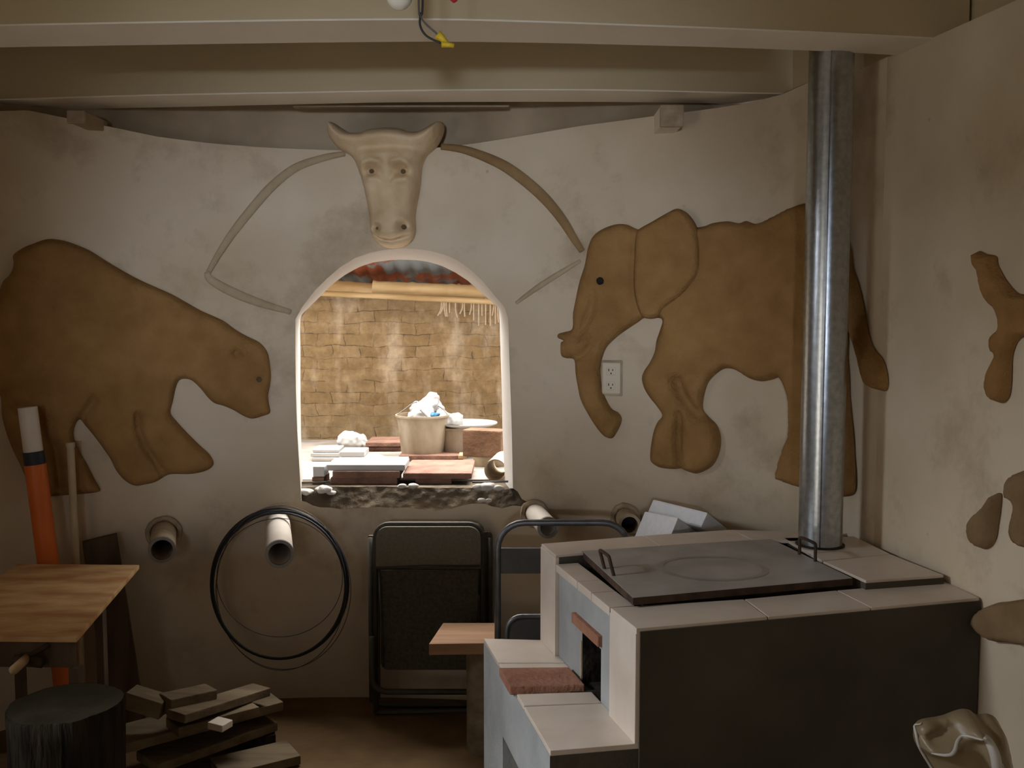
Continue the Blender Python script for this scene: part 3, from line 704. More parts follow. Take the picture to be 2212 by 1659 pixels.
for i in range(nx):
    bm.faces.new((g[i][nz], g[i + 1][nz], bk[i + 1][0], bk[i][0])); bm.faces.new((bk[i][0], bk[i + 1][0], bk[i + 1][1], bk[i][1])); bm.faces.new((bk[i][1], bk[i + 1][1], g[i + 1][0], g[i][0]))
struct('trim_2', bm, 'earth')
# lime crumbs left on the broken edge
for k, (px, py, r) in enumerate([(660, 1062, .022), (700, 1057, .026), (715, 1064, .016), (868, 1050, .014), (893, 1049, .016), (1034, 1052, .018), (1052, 1052, .026), (1076, 1054, .018), (1040, 1080, .012), (1056, 1081, .011)]):
    q = at_y(px, py, 3.735 if px < 760 else 3.70 if px < 1000 else 3.665)
    bm = B(); bmesh.ops.create_icosphere(bm, subdivisions=3, radius=r, matrix=Matrix.Translation(q))
    for v in bm.verts:
        d = v.co - q; v.co = q + V((d.x * 1.25, d.y * .8, d.z * .6)) * (1 + .35 * noise.noise(v.co * 60))
    where = ['at the far left', 'under the small white block', 'right of the small white block', 'in the middle gap', 'in the middle, right of the gap', 'left of the cut pipe', 'below the cut pipe', 'at the right jamb', 'lower right, small', 'lower right, smallest'][k]
    tag(obj('plaster_crumb', bm, 'reveal', None, True), 'whitish plaster crumb on the broken sill edge ' + where, 'rubble', 'plaster crumbs on the sill')
# ------------------------------------------------------------------ the yard outside
bm = B(); box(bm, (-3.2, 5.30, 0), (3.0, 5.5, 2.6)); struct('wall_yard', bm, 'adobe')
bm = B(); box(bm, (-3.2, 3.95, -0.15), (3.0, 5.5, -0.02)); struct('floor_yard', bm, 'concrete')
bm = B(); box(bm, (-2.6, 3.915, 0.0), (1.6, 5.12, ZL)); tag(obj('masonry_bench', bm, 'concrete'), 'earthen work ledge outside the arch that carries the bucket and tiles', 'ledge')
# rusty corrugated roof
bm = B(); nx = 220
y0, z0, y1, z1 = 5.30, 1.60, 4.74, 1.765
rows = []
for i in range(nx + 1):
    x = -2.6 + 4.6 * i / nx; cz = 0.010 * math.sin(x * 2 * math.pi / 0.076)
    rows.append([bm.verts.new((x, y0, z0 + cz)), bm.verts.new((x, y1, z1 + cz)), bm.verts.new((x, y1, z1 + cz + .002)), bm.verts.new((x, y0, z0 + cz + .002))])
for A, Q in zip(rows, rows[1:]):
    for k in range(4): bm.faces.new((A[k], A[(k + 1) % 4], Q[(k + 1) % 4], Q[k]))
tag(obj('roof_sheet', bm, 'rust', None, True), 'rust-patched corrugated roof sheet seen under the top of the arch', 'roof')
def bamboo(a, b, r, nodes, label, parent=None):
    a, b = V(a), V(b); bm = B(); pts, rr = [], []
    N = nodes * 8
    for i in range(N + 1):
        t = i / N; pts.append(a.lerp(b, t)); k = i % 8
        rr.append(r * (1.09 if k == 0 else 0.97 if k in (1, 7) else 1.0))
    tube(bm, pts, rr, 20)
    return tag(soft(obj('bamboo_pole', bm, 'bamboo'), 50), label, 'bamboo pole')
YB = 5.02
bamboo(at_y(806, 622, YB), at_y(1230, 640, YB), 0.036, 5, 'thick bamboo pole under the rusty roof, its cut end inside the arch')
bamboo(at_y(560, 606, YB + .1), at_y(850, 630, YB + .06), 0.034, 3, 'dull bamboo pole behind the cut end of the thick one')
bamboo(at_y(600, 629, YB - .05), at_y(1230, 660, YB - .045), 0.014, 4, 'thin bamboo pole slung beneath the thick one')
k = 0
for px, L_, sw in [(953, 34, -8), (957, 30, -7), (960, 36, 3), (964, 36, 2), (971, 28, 0), (984, 38, 4), (999, 30, -6), (1003, 36, 1), (1018, 32, -4), (1023, 44, 0), (1034, 56, 0), (1041, 34, 0), (1049, 54, 0), (1059, 56, 0), (1066, 34, -3), (1070, 52, 0), (1075, 48, 2), (1079, 40, 0)]:
    bm = B(); y = 648
    tube(bm, smoothpts([at_y(px, y - 4, YB - .03), at_y(px, y + L_ * .5, YB - .03), at_y(px + sw * .6, y + L_ * .85, YB - .03), at_y(px + sw, y + L_, YB - .03)], 4), 0.0038, 6)
    tag(obj('hanging_string', bm, 'string', None, True), 'pale cord end hanging from the bamboo under the arch', 'cord', 'cord ends hanging from the bamboo')

def ledge_box(name, px0, px1, pyb, pyt, depth, zb_, mat, label, cat, group=None, bev=.003, skew=0.0):
    """a block standing on height zb_: front face between the given picture columns, base at row pyb, top edge at row pyt"""
    a = at_z(px0, pyb, zb_); b = at_z(px1, pyb, zb_)
    Y = (a.y + b.y) / 2; zt = at_y((px0 + px1) / 2, pyt, Y).z
    ex = V((b.x - a.x, skew, 0)); d = V((-skew * depth / max(ex.x, .01), depth, 0))
    bm = B(); slab(bm, V((a.x, Y - skew / 2, zb_)), ex, d, V((0, 0, zt - zb_)), bev)
    o = obj(name, bm, mat); tag(o, label, cat, group)
    return o, zt, Y
br = 'bricks on the window ledge'
_, zt1, _ = ledge_box('brick', 714, 858, 1046, 1032, .16, ZL, 'brickout', 'red brick at the front left of the window ledge, lower of two', 'brick', br)
_, zt2, _ = ledge_box('brick', 718, 863, 1033, 1018, .16, zt1, 'brickout', 'red brick at the front left of the ledge, upper of two under a white tile', 'brick', br)
ledge_box('ceramic_tile', 706, 875, 1017, 1004, .17, zt2, 'white', 'long white tile lying on the two front left bricks', 'tile', 'white tiles on the ledge')
_, zt3, _ = ledge_box('brick', 897, 975, 1046, 1034, .22, ZL, 'brickout', 'short red brick propping up the broad red slab at the front of the ledge', 'brick', br)
_, zt4, _ = ledge_box('brick_slab', 870, 1019, 1035, 1022, .34, zt3, 'brickout', 'broad flat red brick slab at the front of the ledge, below the bucket', 'brick', br, .005)
_, ztf, _ = ledge_box('brick', 862, 1000, 997, 984, .30, ZL, 'brickout', 'flat red brick under the bucket', 'brick', br)
ledge_box('wood_scrap', 990, 1010, 991, 984, .10, ZL + .03, 'wood', 'pale wedge of wood beside the bucket base', 'scrap')
o, _, _ = ledge_box('block', 676, 701, 1030, 1008, .09, ZL + .03, 'white', 'small white block at the left end of the broken sill', 'block')
ledge_box('brick', 674, 700, 1046, 1031, .12, ZL, 'brickbrown', 'dark brick piece under the small white block', 'brick', br)
_, zr, _ = ledge_box('brick', 1022, 1092, 1008, 987, .12, ZL, 'pvcdirty', 'soiled flat block under the big leaning red brick at the right jamb', 'brick', br)
_, _, _ = ledge_box('brick', 998, 1082, 988, 930, .09, zr, 'brickbrown', 'big reddish brown brick standing on edge at the right jamb', 'brick', br, .006, -.06)
tl = 'white tiles on the ledge'
z = ZL
for k, (x0, x1, yb, yt, lab) in enumerate([(673, 733, 996, 989, 'bottom of the left pile'), (671, 733, 987, 979, 'middle of the left pile'), (675, 732, 977, 971, 'top of the left pile')]):
    _, z, _ = ledge_box('ceramic_tile', x0, x1, yb, yt, .14, z + .002, 'white', 'white tile on the ledge behind the small block, ' + lab, 'tile', tl)
z = ZL + .018
for k, (x0, x1, yb, yt, m, lab) in enumerate([(731, 790, 1002, 996, 'pvc', 'bottom of the centre pile, pinkish'), (733, 788, 995, 989, 'white', 'middle of the centre pile'), (733, 787, 987, 976, 'white', 'top of the centre pile, thickest')]):
    _, z, _ = ledge_box('ceramic_tile', x0, x1, yb, yt, .14, z + .001, m, 'white tile behind the long front tile, ' + lab, 'tile', tl)
ledge_box('ceramic_tile', 792, 842, 999, 992, .16, ZL + .03, 'white', 'thin white tile lying askew between the tile pile and the bucket', 'tile', tl, .002, .05)
ledge_box('ceramic_tile', 800, 877, 1001, 996, .14, ZL + .012, 'white', 'white tile edge just in front of the bucket', 'tile', tl)
ledge_box('plank_offcut', 786, 866, 975, 966, .22, ZL, 'brickout', 'lower reddish plank offcut left of the bucket', 'plank', 'plank offcuts on the ledge')
ledge_box('plank_offcut', 790, 866, 965, 956, .22, ZL + .025, 'brickout', 'upper reddish plank offcut left of the bucket', 'plank', 'plank offcuts on the ledge')
def bag(name, pts, mat, label, cat, squash=.8):
    """crumpled plastic lump: union outline of a few balls, roughened"""
    bm = B()
    for q, r in pts:
        bmesh.ops.create_icosphere(bm, subdivisions=3, radius=r, matrix=Matrix.Translation(q) @ Matrix.Diagonal((1, squash, 1, 1)))
    me = bpy.data.meshes.new('t'); bm.to_mesh(me); bm.free()
    t = bpy.data.objects.new('t', me); COL.objects.link(t)
    rm = t.modifiers.new('r', 'REMESH'); rm.mode = 'VOXEL'; rm.voxel_size = 0.007
    dg = bpy.context.evaluated_depsgraph_get(); m2 = bpy.data.meshes.new_from_object(t.evaluated_get(dg))
    bpy.data.objects.remove(t); bpy.data.meshes.remove(me)
    bm = B(); bm.from_mesh(m2); bpy.data.meshes.remove(m2); bm.normal_update()
    for v in bm.verts: v.co += v.normal * (0.016 * noise.noise(v.co * 22) + .009 * noise.noise(v.co * 55))
    return tag(obj(name, bm, mat, None, True), label, cat)
q = lambda px, py, Y: at_y(px, py, Y)
bag('plastic_bag', [(q(760, 952, 4.72), .052), (q(742, 955, 4.72), .038), (q(780, 957, 4.74), .035), (q(752, 948, 4.74), .03)], 'bagwhite', 'white plastic bag heaped behind the tile piles on the ledge', 'bag')
# bucket
def bucket(px, pb, pt, w0, w1, zb_, label, mat='tin'):
    c0 = at_z(px, pb, zb_); Y = c0.y; k = Y / F
    r0, r1 = w0 * k, w1 * k; cy = Y + r0
    c0 = V((c0.x * cy / Y, cy, zb_)); h = (at_y(px, pt, cy).z - zb_)
    o = thing('bucket', label, 'bucket', c0)
    bm = B(); lathe(bm, [(0, 0.002), (r0, 0), (r1, h), (r1 + .006, h), (r1 + .006, h - .008), (r1 + .001, h - .012)], c0, 48)
    lathe(bm, [(r1 - .003, h), (r0 - .004, .006), (0, .006)], c0, 48)
    bmesh.ops.remove_doubles(bm, verts=bm.verts[:], dist=1e-5)
    soft(obj('pail', bm, mat, o), 50)
    return o, c0, r0, r1, h
o, c0, r0, r1, h = bucket(913, 982, 895, 47, 57, ztf, 'stained pale bucket standing on the ledge with a white bag in it')
bm = B(); tube(bm, smoothpts([c0 + V((-r1, -.01, h - .004)), c0 + V((-r1 * .75, .02, h + .018)), c0 + V((-.03, .07, h + .05)), c0 + V((r1 * .6, .06, h + .03)), c0 + V((r1, .0, h - .004))], 8), .0022, 6); obj('bail_handle', bm, 'wire', o, True)
bag('plastic_bag', [(q(937, 857, 4.58), .028), (q(932, 870, 4.58), .038), (q(922, 884, 4.58), .045), (q(940, 884, 4.6), .045), (q(895, 888, 4.58), .03), (q(905, 880, 4.58), .035), (c0 + V((0, 0, h - .03)), .07)], 'bagwhite', 'bright white bag bulging out of the bucket', 'bag')
bm = B(); a = q(909, 884, 4.44); b = q(929, 904, 4.43); tube(bm, [a, b], .008, 8); tag(obj('white_strip', bm, 'bagwhite'), 'white strip flopping over the front rim of the bucket', 'strip')
bag('plastic_bag', [(q(936, 896, 4.47), .016), (q(944, 894, 4.49), .013)], 'bagblue', 'blue plastic scrap inside the bucket rim', 'bag')
o, c1, r0b, r1b, hb = bucket(985, 977, 922, 30, 34, ztf, 'second bucket behind the first, partly hidden by the brown brick')
bm = B(); zz = c1.z + hb; lathe(bm, [(0, 0), (.11, 0), (.14, .012), (.14, .017), (.105, .008), (0, .007)], V((c1.x + .05, c1.y + .03, zz + .001)), 40); tag(soft(obj('tray', bm, 'white'), 50), 'pale shallow tray lying across the second bucket', 'tray')
bag('plastic_bag', [(V((c1.x - .04, c1.y, zz + .03)), .04), (V((c1.x + .0, c1.y, zz + .03)), .035), (V((c1.x - .06, c1.y + .02, zz + .04)), .04)], 'bagwhite', 'white bag lying on the tray behind the bucket', 'bag')
a = q(1070, 1008, 3.86); a.z = ZL + .046; bm = B(); hollow_pipe(bm, a, a + V((.03, .22, 0)), .044, .0055)
tag(soft(obj('pipe_offcut', bm, 'pvcdirty'), 50), 'short cream pipe offcut lying on the ledge at the right jamb', 'pipe')
for (x0, y0_, x1, y1_, dy, lab) in [(652, 1043, 712, 1041, 3.80, 'left end'), (1020, 1042, 1098, 1040, 3.70, 'right end')]:
    bm = B(); tube(bm, [q(x0, y0_, dy), q(x1, y1_, dy)], .004, 8); tag(obj('reinforcing_bar', bm, 'wire', None, True), 'thin metal bar across the sill at its ' + lab, 'bar', 'bars in the sill')

# ------------------------------------------------------------------ stove
ZLo, ZHi = 0.762, 0.786
P = lambda px, py, z: at_z(px, py, z)
A = P(1384, 1357, ZLo); Bc = P(2117, 1291, ZLo); C = P(1832, 1152, ZHi); D = P(1176, 1174, ZHi)
d = ray(1372, 1606); t = A.y / d.y; ZBn = H + d.z * t
A2, B2, C2, D2 = [V((p.x, p.y, 0)) for p in (A, Bc, C, D)]
eu = (D2 - A2).normalized(); Lu = (D2 - A2).length; nl = V((-eu.y, eu.x, 0))        # nl points out of the left face
ev = (B2 - A2).normalized()
lin = lambda a, b, t: a + (b - a) * t
def bil(u, v): return lin(lin(A2, B2, v), lin(D2, C2, v), u)
pu = lambda px, py, z: (P(px, py, z).to_2d() - A2.to_2d()).dot(eu.to_2d()) / Lu     # how far back along the left edge
stove = thing('masonry_stove', 'grey cement wood stove with beige tile borders in the right corner', 'stove', V((lin(A2, C2, .5).x, lin(A2, C2, .5).y, 0)))
def cut(geo, cutter):
    mes = []
    for g in (geo, cutter):
        bmesh.ops.recalc_face_normals(g, faces=g.faces[:]); me = bpy.data.meshes.new('t'); g.to_mesh(me); g.free(); mes.append(me)
    o1 = bpy.data.objects.new('t1', mes[0]); o2 = bpy.data.objects.new('t2', mes[1]); COL.objects.link(o1); COL.objects.link(o2)
    md = o1.modifiers.new('b', 'BOOLEAN'); md.operation = 'DIFFERENCE'; md.object = o2; md.solver = 'EXACT'
    dg = bpy.context.evaluated_depsgraph_get(); m = bpy.data.meshes.new_from_object(o1.evaluated_get(dg))
    bpy.data.objects.remove(o1); bpy.data.objects.remove(o2)
    return m
def face_pt(px, py, off=0.0):
    """picture point on the stove's left face (vertical plane through A and D)"""
    dd = ray(px, py); o = V((0, 0, H)); a = A2 + nl * off
    t = (a - o).dot(nl) / dd.dot(nl); return o + dd * t
TS = 0.012
# body with the firebox mouth
bm = B(); prism(bm, [A2, B2, C2, D2], 0, ZLo - .022)
f0 = face_pt(1258, 1375); f1 = face_pt(1298, 1476)
mu0 = (f0 - A2).dot(eu); mu1 = (f1 - A2).dot(eu); ztop = face_pt(1278, 1383).z
cb = B(); mw = A2 + eu * mu1; me_ = A2 + eu * mu0
prism(cb, [mw + nl * .05, me_ + nl * .05, me_ - nl * .45, mw - nl * .45], ZBn - .03, ztop)
body = obj('body', cut(bm, cb), 'cement', stove)
body.data.materials.append(M['cementdark']); body.data.materials.append(M['soot_shade_black'])
nf = V((ev.y, -ev.x, 0))
for pl in body.data.polygons:
    if pl.normal.dot(nf) > .9 and (pl.center + wloc(body) - A2).dot(nf) > -.02: pl.material_index = 1
    elif pl.normal.z > .9 and pl.center.z > .5: pl.material_index = 1
    cc = pl.center + wloc(body); 
    if -(cc - A2).dot(nl) > .02 and -(cc - A2).dot(nl) < .5 and cc.z < ztop + .01 and cc.z > ZBn - .05 and 0.05 < (cc - A2).dot(eu) < Lu - .05: pl.material_index = 2
# brick lintel over the mouth
bm = B(); l0 = (face_pt(1243, 1340) - A2).dot(eu); l1 = (face_pt(1301, 1385) - A2).dot(eu); lz0 = face_pt(1299, 1396).z; lz1 = face_pt(1299, 1372).z
slab(bm, A2 + eu * l1 + V((0, 0, lz0)) - nl * .05, eu * (l0 - l1), nl * .062, V((0, 0, lz1 - lz0)), .003); obj('lintel', bm, 'brick', stove)
bm = B(); slab(bm, mw + V((0, 0, ZBn - .03)) - nl * .10, eu * (mu0 - mu1), nl * .15, V((0, 0, .024)), .002); obj('ash_ledge', bm, 'soot_shade_black', stove)
bm = B(); slab(bm, me_ + eu * .002 + V((0, 0, ZBn)), eu * .008, nl * .003, V((0, 0, (ztop - ZBn) * .8)), .001); obj('flaked_edge', bm, 'pvcdirty', stove)
# tiles: left face, two upright facings
u1 = pu(1335, 1311, ZLo); u2 = (face_pt(1208, 1210) - A2).dot(eu) / Lu
bm = B(); slab(bm, A2 + V((0, 0, ZBn)), eu * (u1 * Lu), nl * TS, V((0, 0, ZLo - .012 - ZBn)), .0015); obj('tile_facing', bm, 'tile', stove)
bm = B(); slab(bm, A2 + eu * (u2 * Lu) + V((0, 0, ZBn)), eu * ((1 - u2) * Lu), nl * TS, V((0, 0, ZHi - .0085 - ZBn)), .0015); obj('tile_facing', bm, 'tile', stove)
def quad_tiles(quads, z0, z1, gap=.002, name='tile_border'):
    bm = B()
    for qd in quads:
        c = sum(qd, V((0, 0, 0))) / 4
        prism(bm, [p + (c - p).normalized() * gap for p in qd], z0, z1, .0015)
    return obj(name, bm, 'tile', stove)
g2 = lambda px, py, z: V((P(px, py, z).x, P(px, py, z).y, 0))
nA = A2 + nl * TS
inl, inr = g2(1335, 1310, ZLo), g2(2041, 1255, ZLo)
o1, o2 = g2(1662, 1334, ZLo), g2(1885, 1314, ZLo); o1, o2 = [A2 + (B2 - A2).normalized() * (p - A2).dot((B2 - A2).normalized()) for p in (o1, o2)]; i1, i2 = g2(1607, 1294, ZLo), g2(1807, 1275, ZLo)
nI = A2 + eu * (u1 * Lu) + nl * TS
quad_tiles([[nA, o1, i1, nI], [o1, o2, i2, i1], [o2, B2, inr, i2]], ZLo - .022, ZLo)
bm = B(); prism(bm, [A2 + nl * .002 - nf * .004, B2 - nf * .004, B2 + nf * .003, A2 + nl * .002 + nf * .003], .001, ZLo - .0075, .001); obj('front_render', bm, 'cementdark', stove)
# strip beside the griddle, in three pieces
us = [u1 + .004, pu(1297, 1278, ZLo), pu(1266, 1254, ZLo), u2 - .004]
wst = .055; ql = []
for a, b in zip(us, us[1:]): ql.append([A2 + eu * a * Lu + nl * TS, A2 + eu * a * Lu - nl * wst, A2 + eu * b * Lu - nl * wst, A2 + eu * b * Lu + nl * TS])
quad_tiles(ql, ZLo - .022, ZLo - .001)
# far row and the right-hand block, one step higher
fA, fB = A2 + eu * (u2 * Lu) + nl * TS, D2 + nl * TS
x1, x2 = g2(1388, 1157, ZHi), g2(1578, 1144, ZHi); k1, k2 = g2(1424, 1179, ZHi), g2(1624, 1166, ZHi); kR = g2(1690, 1161, ZHi); xR = g2(1732, 1136, ZHi)
quad_tiles([[fB, x1, k1, fA], [x1, x2, k2, k1], [x2, C2, kR + (C2 - xR) * .5, k2]], ZHi - .008, ZHi)
bm = B(); prism(bm, [fB - nl * (TS + .001), C2, kR, fA - nl * (TS + .001)], ZLo - .0215, ZHi - .008); obj('riser', bm, 'cementdark', stove)
rA, rB, rC = g2(1692, 1162, ZHi), g2(1870, 1254, ZHi), g2(2040, 1242, ZHi); m1, m2_ = g2(1776, 1212, ZHi), g2(1925, 1197, ZHi)
rD = g2(1845, 1158, ZHi)
quad_tiles([[m1, rB, rC, m2_], [rA, m1, m2_, rD]], ZHi - .008, ZHi)
bm = B(); prism(bm, [rA, rB, rC, rD], ZLo - .0215, ZHi - .008); obj('riser', bm, 'cementdark', stove)
# griddle, lies loose on its ridge
gq = [g2(1365, 1293, ZHi), g2(1846, 1250, ZHi), g2(1667, 1164, ZHi), g2(1253, 1190, ZHi)]
gz = sum(gq, V((0, 0, 0))) / 4
gq = [p + (gz - p).normalized() * .004 for p in gq]
bm = B(); prism(bm, [p + (gz - p) * .16 for p in gq], ZLo - .022, ZHi - .0185); obj('griddle_seat', bm, 'soot_shade_black', stove)
gr = thing('griddle', 'flat iron griddle plate with two bent handles on top of the stove', 'griddle', V((gz.x, gz.y, ZHi - .018)))
bm = B(); prism(bm, gq, ZHi - .018, ZHi + .001, .002); gp = obj('plate', bm, 'iron', gr)
gp.data.materials.append(M['irondark'])
for pl in gp.data.polygons:
    if pl.normal.z < .5: pl.material_index = 1
bm = B(); seg = 64
cR = g2(1540, 1228, ZHi); ax = (gq[1] - gq[0]).normalized() ; ay = (gq[3] - gq[0]).normalized()
for (ra, rb) in ((.112, .128),):
    ring = []
    for k in range(seg):
        t = 2 * math.pi * k / seg; ww = 1 + .06 * noise.noise(V((math.cos(t), math.sin(t), ra)))
        ring.append([bm.verts.new(cR + V((math.cos(t) * r * ww * 1.15, math.sin(t) * r * ww, ZHi + .0016))) for r in (ra, rb)])
    for k in range(seg): bm.faces.new((ring[k][0], ring[(k + 1) % seg][0], ring[(k + 1) % seg][1], ring[k][1]))
obj('scorch_ring', bm, 'ironmark', gr)
def handle(p0, p1, hgt, lean):
    p0, p1 = V(p0), V(p1); up = V((0, 0, hgt)) + lean
    e = (p1 - p0) * .12
    pts = [p0, p0 + up * .55, p0 + up * .86, p0 + up + e, p1 + up - e, p1 + up * .86, p1 + up * .55, p1]
    bm = B(); tube(bm, smoothpts(pts, 5), .0046, 10); obj('handle', bm, 'irondark', gr, True)
h0, h1 = P(1306, 1229, ZHi), P(1326, 1244, ZHi)
handle(h0, h1, .052, (h0 - P(1326, 1229, ZHi)) * .55)
h0, h1 = P(1727, 1198, ZHi), P(1761, 1213, ZHi)
handle(h0, h1, .05, V((0, 0, 0)))
# flue pipe
pb = P(1779, 1183, ZHi); r = 47 * pb.y / F; pb = V((pb.x, pb.y + r * .55, ZHi))
fl = thing('flue_pipe', 'tall galvanised flue pipe rising from the stove to the ceiling', 'flue pipe', pb)
bm = B(); lathe(bm, [(r, .001), (r, 1.0), (r, ZC - ZHi - .004)], pb, 64); obj('tube', bm, 'galv', fl, True)
bm = B(); tube(bm, [pb + V((-.02, -r - .0005, .002)), pb + V((-.02, -r - .0005, 1.7))], .0016, 6)
obj('lap_seam', bm, 'galv', fl, True)
bm = B(); lathe(bm, [(r - .001, .0), (r + .007, .001), (r + .008, .004), (r, .006)], pb, 64); obj('collar', bm, 'soot_shade_black', fl, True)

# bench at the stove mouth (part of the same masonry)
bo_n, bo_f, bi_f = g2(1188, 1622, ZBn), g2(1045, 1379, ZBn), D2
bi_n = A2 + (A2 - D2).normalized() * .0
bmh = B(); prism(bmh, [bi_n, bi_f, bo_f, bo_n], 0, ZBn - TS)
el = (bo_n - bo_f).normalized(); Lb = (bo_n - bo_f).length; nb = V((el.y, -el.x, 0))
def bench_pt(px, py):
    dd = ray(px, py); o = V((0, 0, H)); t = (bo_n - o).dot(nb) / dd.dot(nb); return o + dd * t
w0 = bench_pt(1086, 1590); tt = (w0 - bo_f).dot(el)
cb = B(); s0_ = bo_f + el * tt; s1_ = bo_f + el * (Lb - .09)
sgn = 1 if (s0_ + nb * .1 - lin(bi_n, bi_f, .5)).length > (s0_ - lin(bi_n, bi_f, .5)).length else -1
prism(cb, [s0_ + nb * .06 * sgn, s1_ + nb * .06 * sgn, s1_ - nb * .12 * sgn, s0_ - nb * .12 * sgn], -.05, w0.z)
bench = obj('bench', cut(bmh, cb), 'cement', stove)
bench.data.materials.append(M['cementdark'])
for pl in bench.data.polygons:
    if pl.normal.y < -.8 and (pl.center + wloc(bench)).y < A2.y + .05: pl.material_index = 1  # camera-facing bench end gets the shaded cement too
def bt(px_o, py_o): return (g2(px_o, py_o, ZBn) - bo_f).dot(el) / Lb
tq = []
ts_ = [(0, bt(1081, 1431)), (bt(1082, 1433), bt(1092, 1449)), (bt(1121, 1499), bt(1133, 1524)), (bt(1134, 1526), 1.0)]
for a, b in ts_:
    tq.append([lin(bo_f, bo_n, a), lin(bi_f, bi_n, a), lin(bi_f, bi_n, b), lin(bo_f, bo_n, b)])
quad_tiles(tq[:2], ZBn - TS, ZBn, .001, 'bench_tiles'); quad_tiles(tq[2:], ZBn - TS, ZBn, .001, 'bench_tiles')
# paver lying across the bench in front of the mouth
a, b = bt(1092, 1451), bt(1117, 1492)
po = lambda t, off: lin(bo_f, bo_n, t) + (lin(bo_f, bo_n, t) - lin(bi_f, bi_n, t)).normalized() * off
pi_ = lambda t: lin(bi_f, bi_n, t) + (lin(bo_f, bo_n, t) - lin(bi_f, bi_n, t)).normalized() * .012
bm = B(); prism(bm, [po(a, .012), pi_(a), pi_(b), po(b, .012)], ZBn - .0115, ZBn + .012, .003)
tag(obj('brick_paver', bm, 'brick'), 'flat red brick paver lying across the tiled bench at the fire mouth', 'brick')

# ------------------------------------------------------------------ pipes through the wall
def wall_pipe(px0, py0, px1, py1, Y, r, mat, rim, label):
    a, n = on_wall(px0, py0); b = at_y(px1, py1, Y); d = (b - a).normalized()
    o = thing('duct_pipe', label, 'pipe', a, 'pipes sticking out of the wall')
    bm = B(); hollow_pipe(bm, a + d * .004, b, r, .007); soft(obj('pipe', bm, mat, o), 50)
    bm = B(); hollow_pipe(bm, b - d * .012, b + d * .0015, r + .0012, .010); soft(obj('rim', bm, rim, o), 50)
    bm = B(); q0 = a - d * .02; u = d.orthogonal().normalized(); w = d.cross(u)
    rg = [bm.verts.new(q0 + d * .08 + (u * math.cos(k * .2618) + w * math.sin(k * .2618)) * (r - .0075)) for k in range(24)]; bm.faces.new(rg)
    obj('bore_shade', bm, 'soot_shade_black', o)  # black disc stands for the shade deep in the pipe
    if mat == 'pvc' and px0 < 1000: return o
    bm = B(); pts = []
    for k in range(28):
        t = 2 * math.pi * k / 28; pts.append(a + n * .011 + (V((0, 0, 1)) * math.cos(t) + V((0, 0, 1)).cross(n) * math.sin(t)) * (r * 1.22 + .004 * noise.noise(V((math.cos(t) * 3, math.sin(t) * 3, px0)))))
    tube(bm, pts, .010, 6, True); obj('clay_collar', bm, 'pvcdirty', o, True)
    return o
wall_pipe(354, 1150, 350, 1188, 3.38, .0445, 'pvcdirty', 'pvcrim', 'short soiled pipe stub on the wall below the bear, left of the hose coil')
wall_pipe(600, 1129, 604, 1197, 3.16, .0445, 'pvc', 'pvcrim', 'long pale pipe sticking out of the wall inside the hose coil')
wall_pipe(1156, 1108, 1184, 1140, 3.36, .036, 'pvc', 'pvcrim', 'pale pipe stub below the right end of the window sill, behind the chair rail')
wall_pipe(1352, 1118, 1360, 1134, 3.36, .037, 'pvcdirty', 'pvcdirty', 'soiled pipe stub on the wall beside the white foam slabs')

# hose coil hung on the long pipe
def loop(cx, cy, rx, ry, Yt, Yb, ph=0, n=64):
    out = []
    for k in range(n):
        t = 2 * math.pi * k / n + ph; py = cy - ry * math.cos(t); f = (py - (cy - ry)) / (2 * ry)
        out.append(at_y(cx + rx * math.sin(t), py, Yt + (Yb - Yt) * f))
    return out
hc = thing('hose_coil', 'round coil of black hose hung on the pale wall pipe', 'hose', at_y(602, 1420, 3.5))
for k, (dx, dy, rx, ry, dY, r_) in enumerate([(0, 0, 146, 162, 0, .0075), (2, 2, 148, 160, -.014, .0075), (1, 4, 143, 157, -.028, .006)]):
    bm = B(); tube(bm, loop(602 + dx, 1261 + dy, rx, ry, 3.565 + dY, 3.575 + dY), r_ * .68, 8, True); obj('hose_turn', bm, 'black', hc, True)
for k, (cx, cy, rx, ry) in enumerate([(608, 1270, 140, 178), (604, 1248, 136, 128), (612, 1274, 146, 172)]):
    bm = B(); tube(bm, loop(cx, cy, rx, ry, 3.53, 3.565), .0014, 6, True); obj('thin_wire', bm, 'wire', hc, True)

# ------------------------------------------------------------------ folding chairs
def rounded_panel(bm, fr, a0, a1, b0, b1, c0, c1, rad, corners=(1, 1, 1, 1)):
    """rounded rectangle in the chair's own frame fr(a,b,c)"""
    pts = []
    for (x, y, on, s) in ((a1, b1, corners[0], 0), (a0, b1, corners[1], 1), (a0, b0, corners[2], 2), (a1, b0, corners[3], 3)):
        if not on: pts.append((x, y)); continue
        cx = x - rad if x == a1 else x + rad; cy = y - rad if y == b1 else y + rad
        for k in range(7):
            t = (s + k / 6) * math.pi / 2; pts.append((cx + rad * math.cos(t), cy + rad * math.sin(t)))
    f = [bm.verts.new(fr(x, y, c1)) for x, y in pts]; k_ = [bm.verts.new(fr(x, y, c0)) for x, y in pts]
    bm.faces.new(f); bm.faces.new(k_[::-1])
    for i in range(len(pts)): bm.faces.new((k_[i], k_[(i + 1) % len(pts)], f[(i + 1) % len(pts)], f[i]))
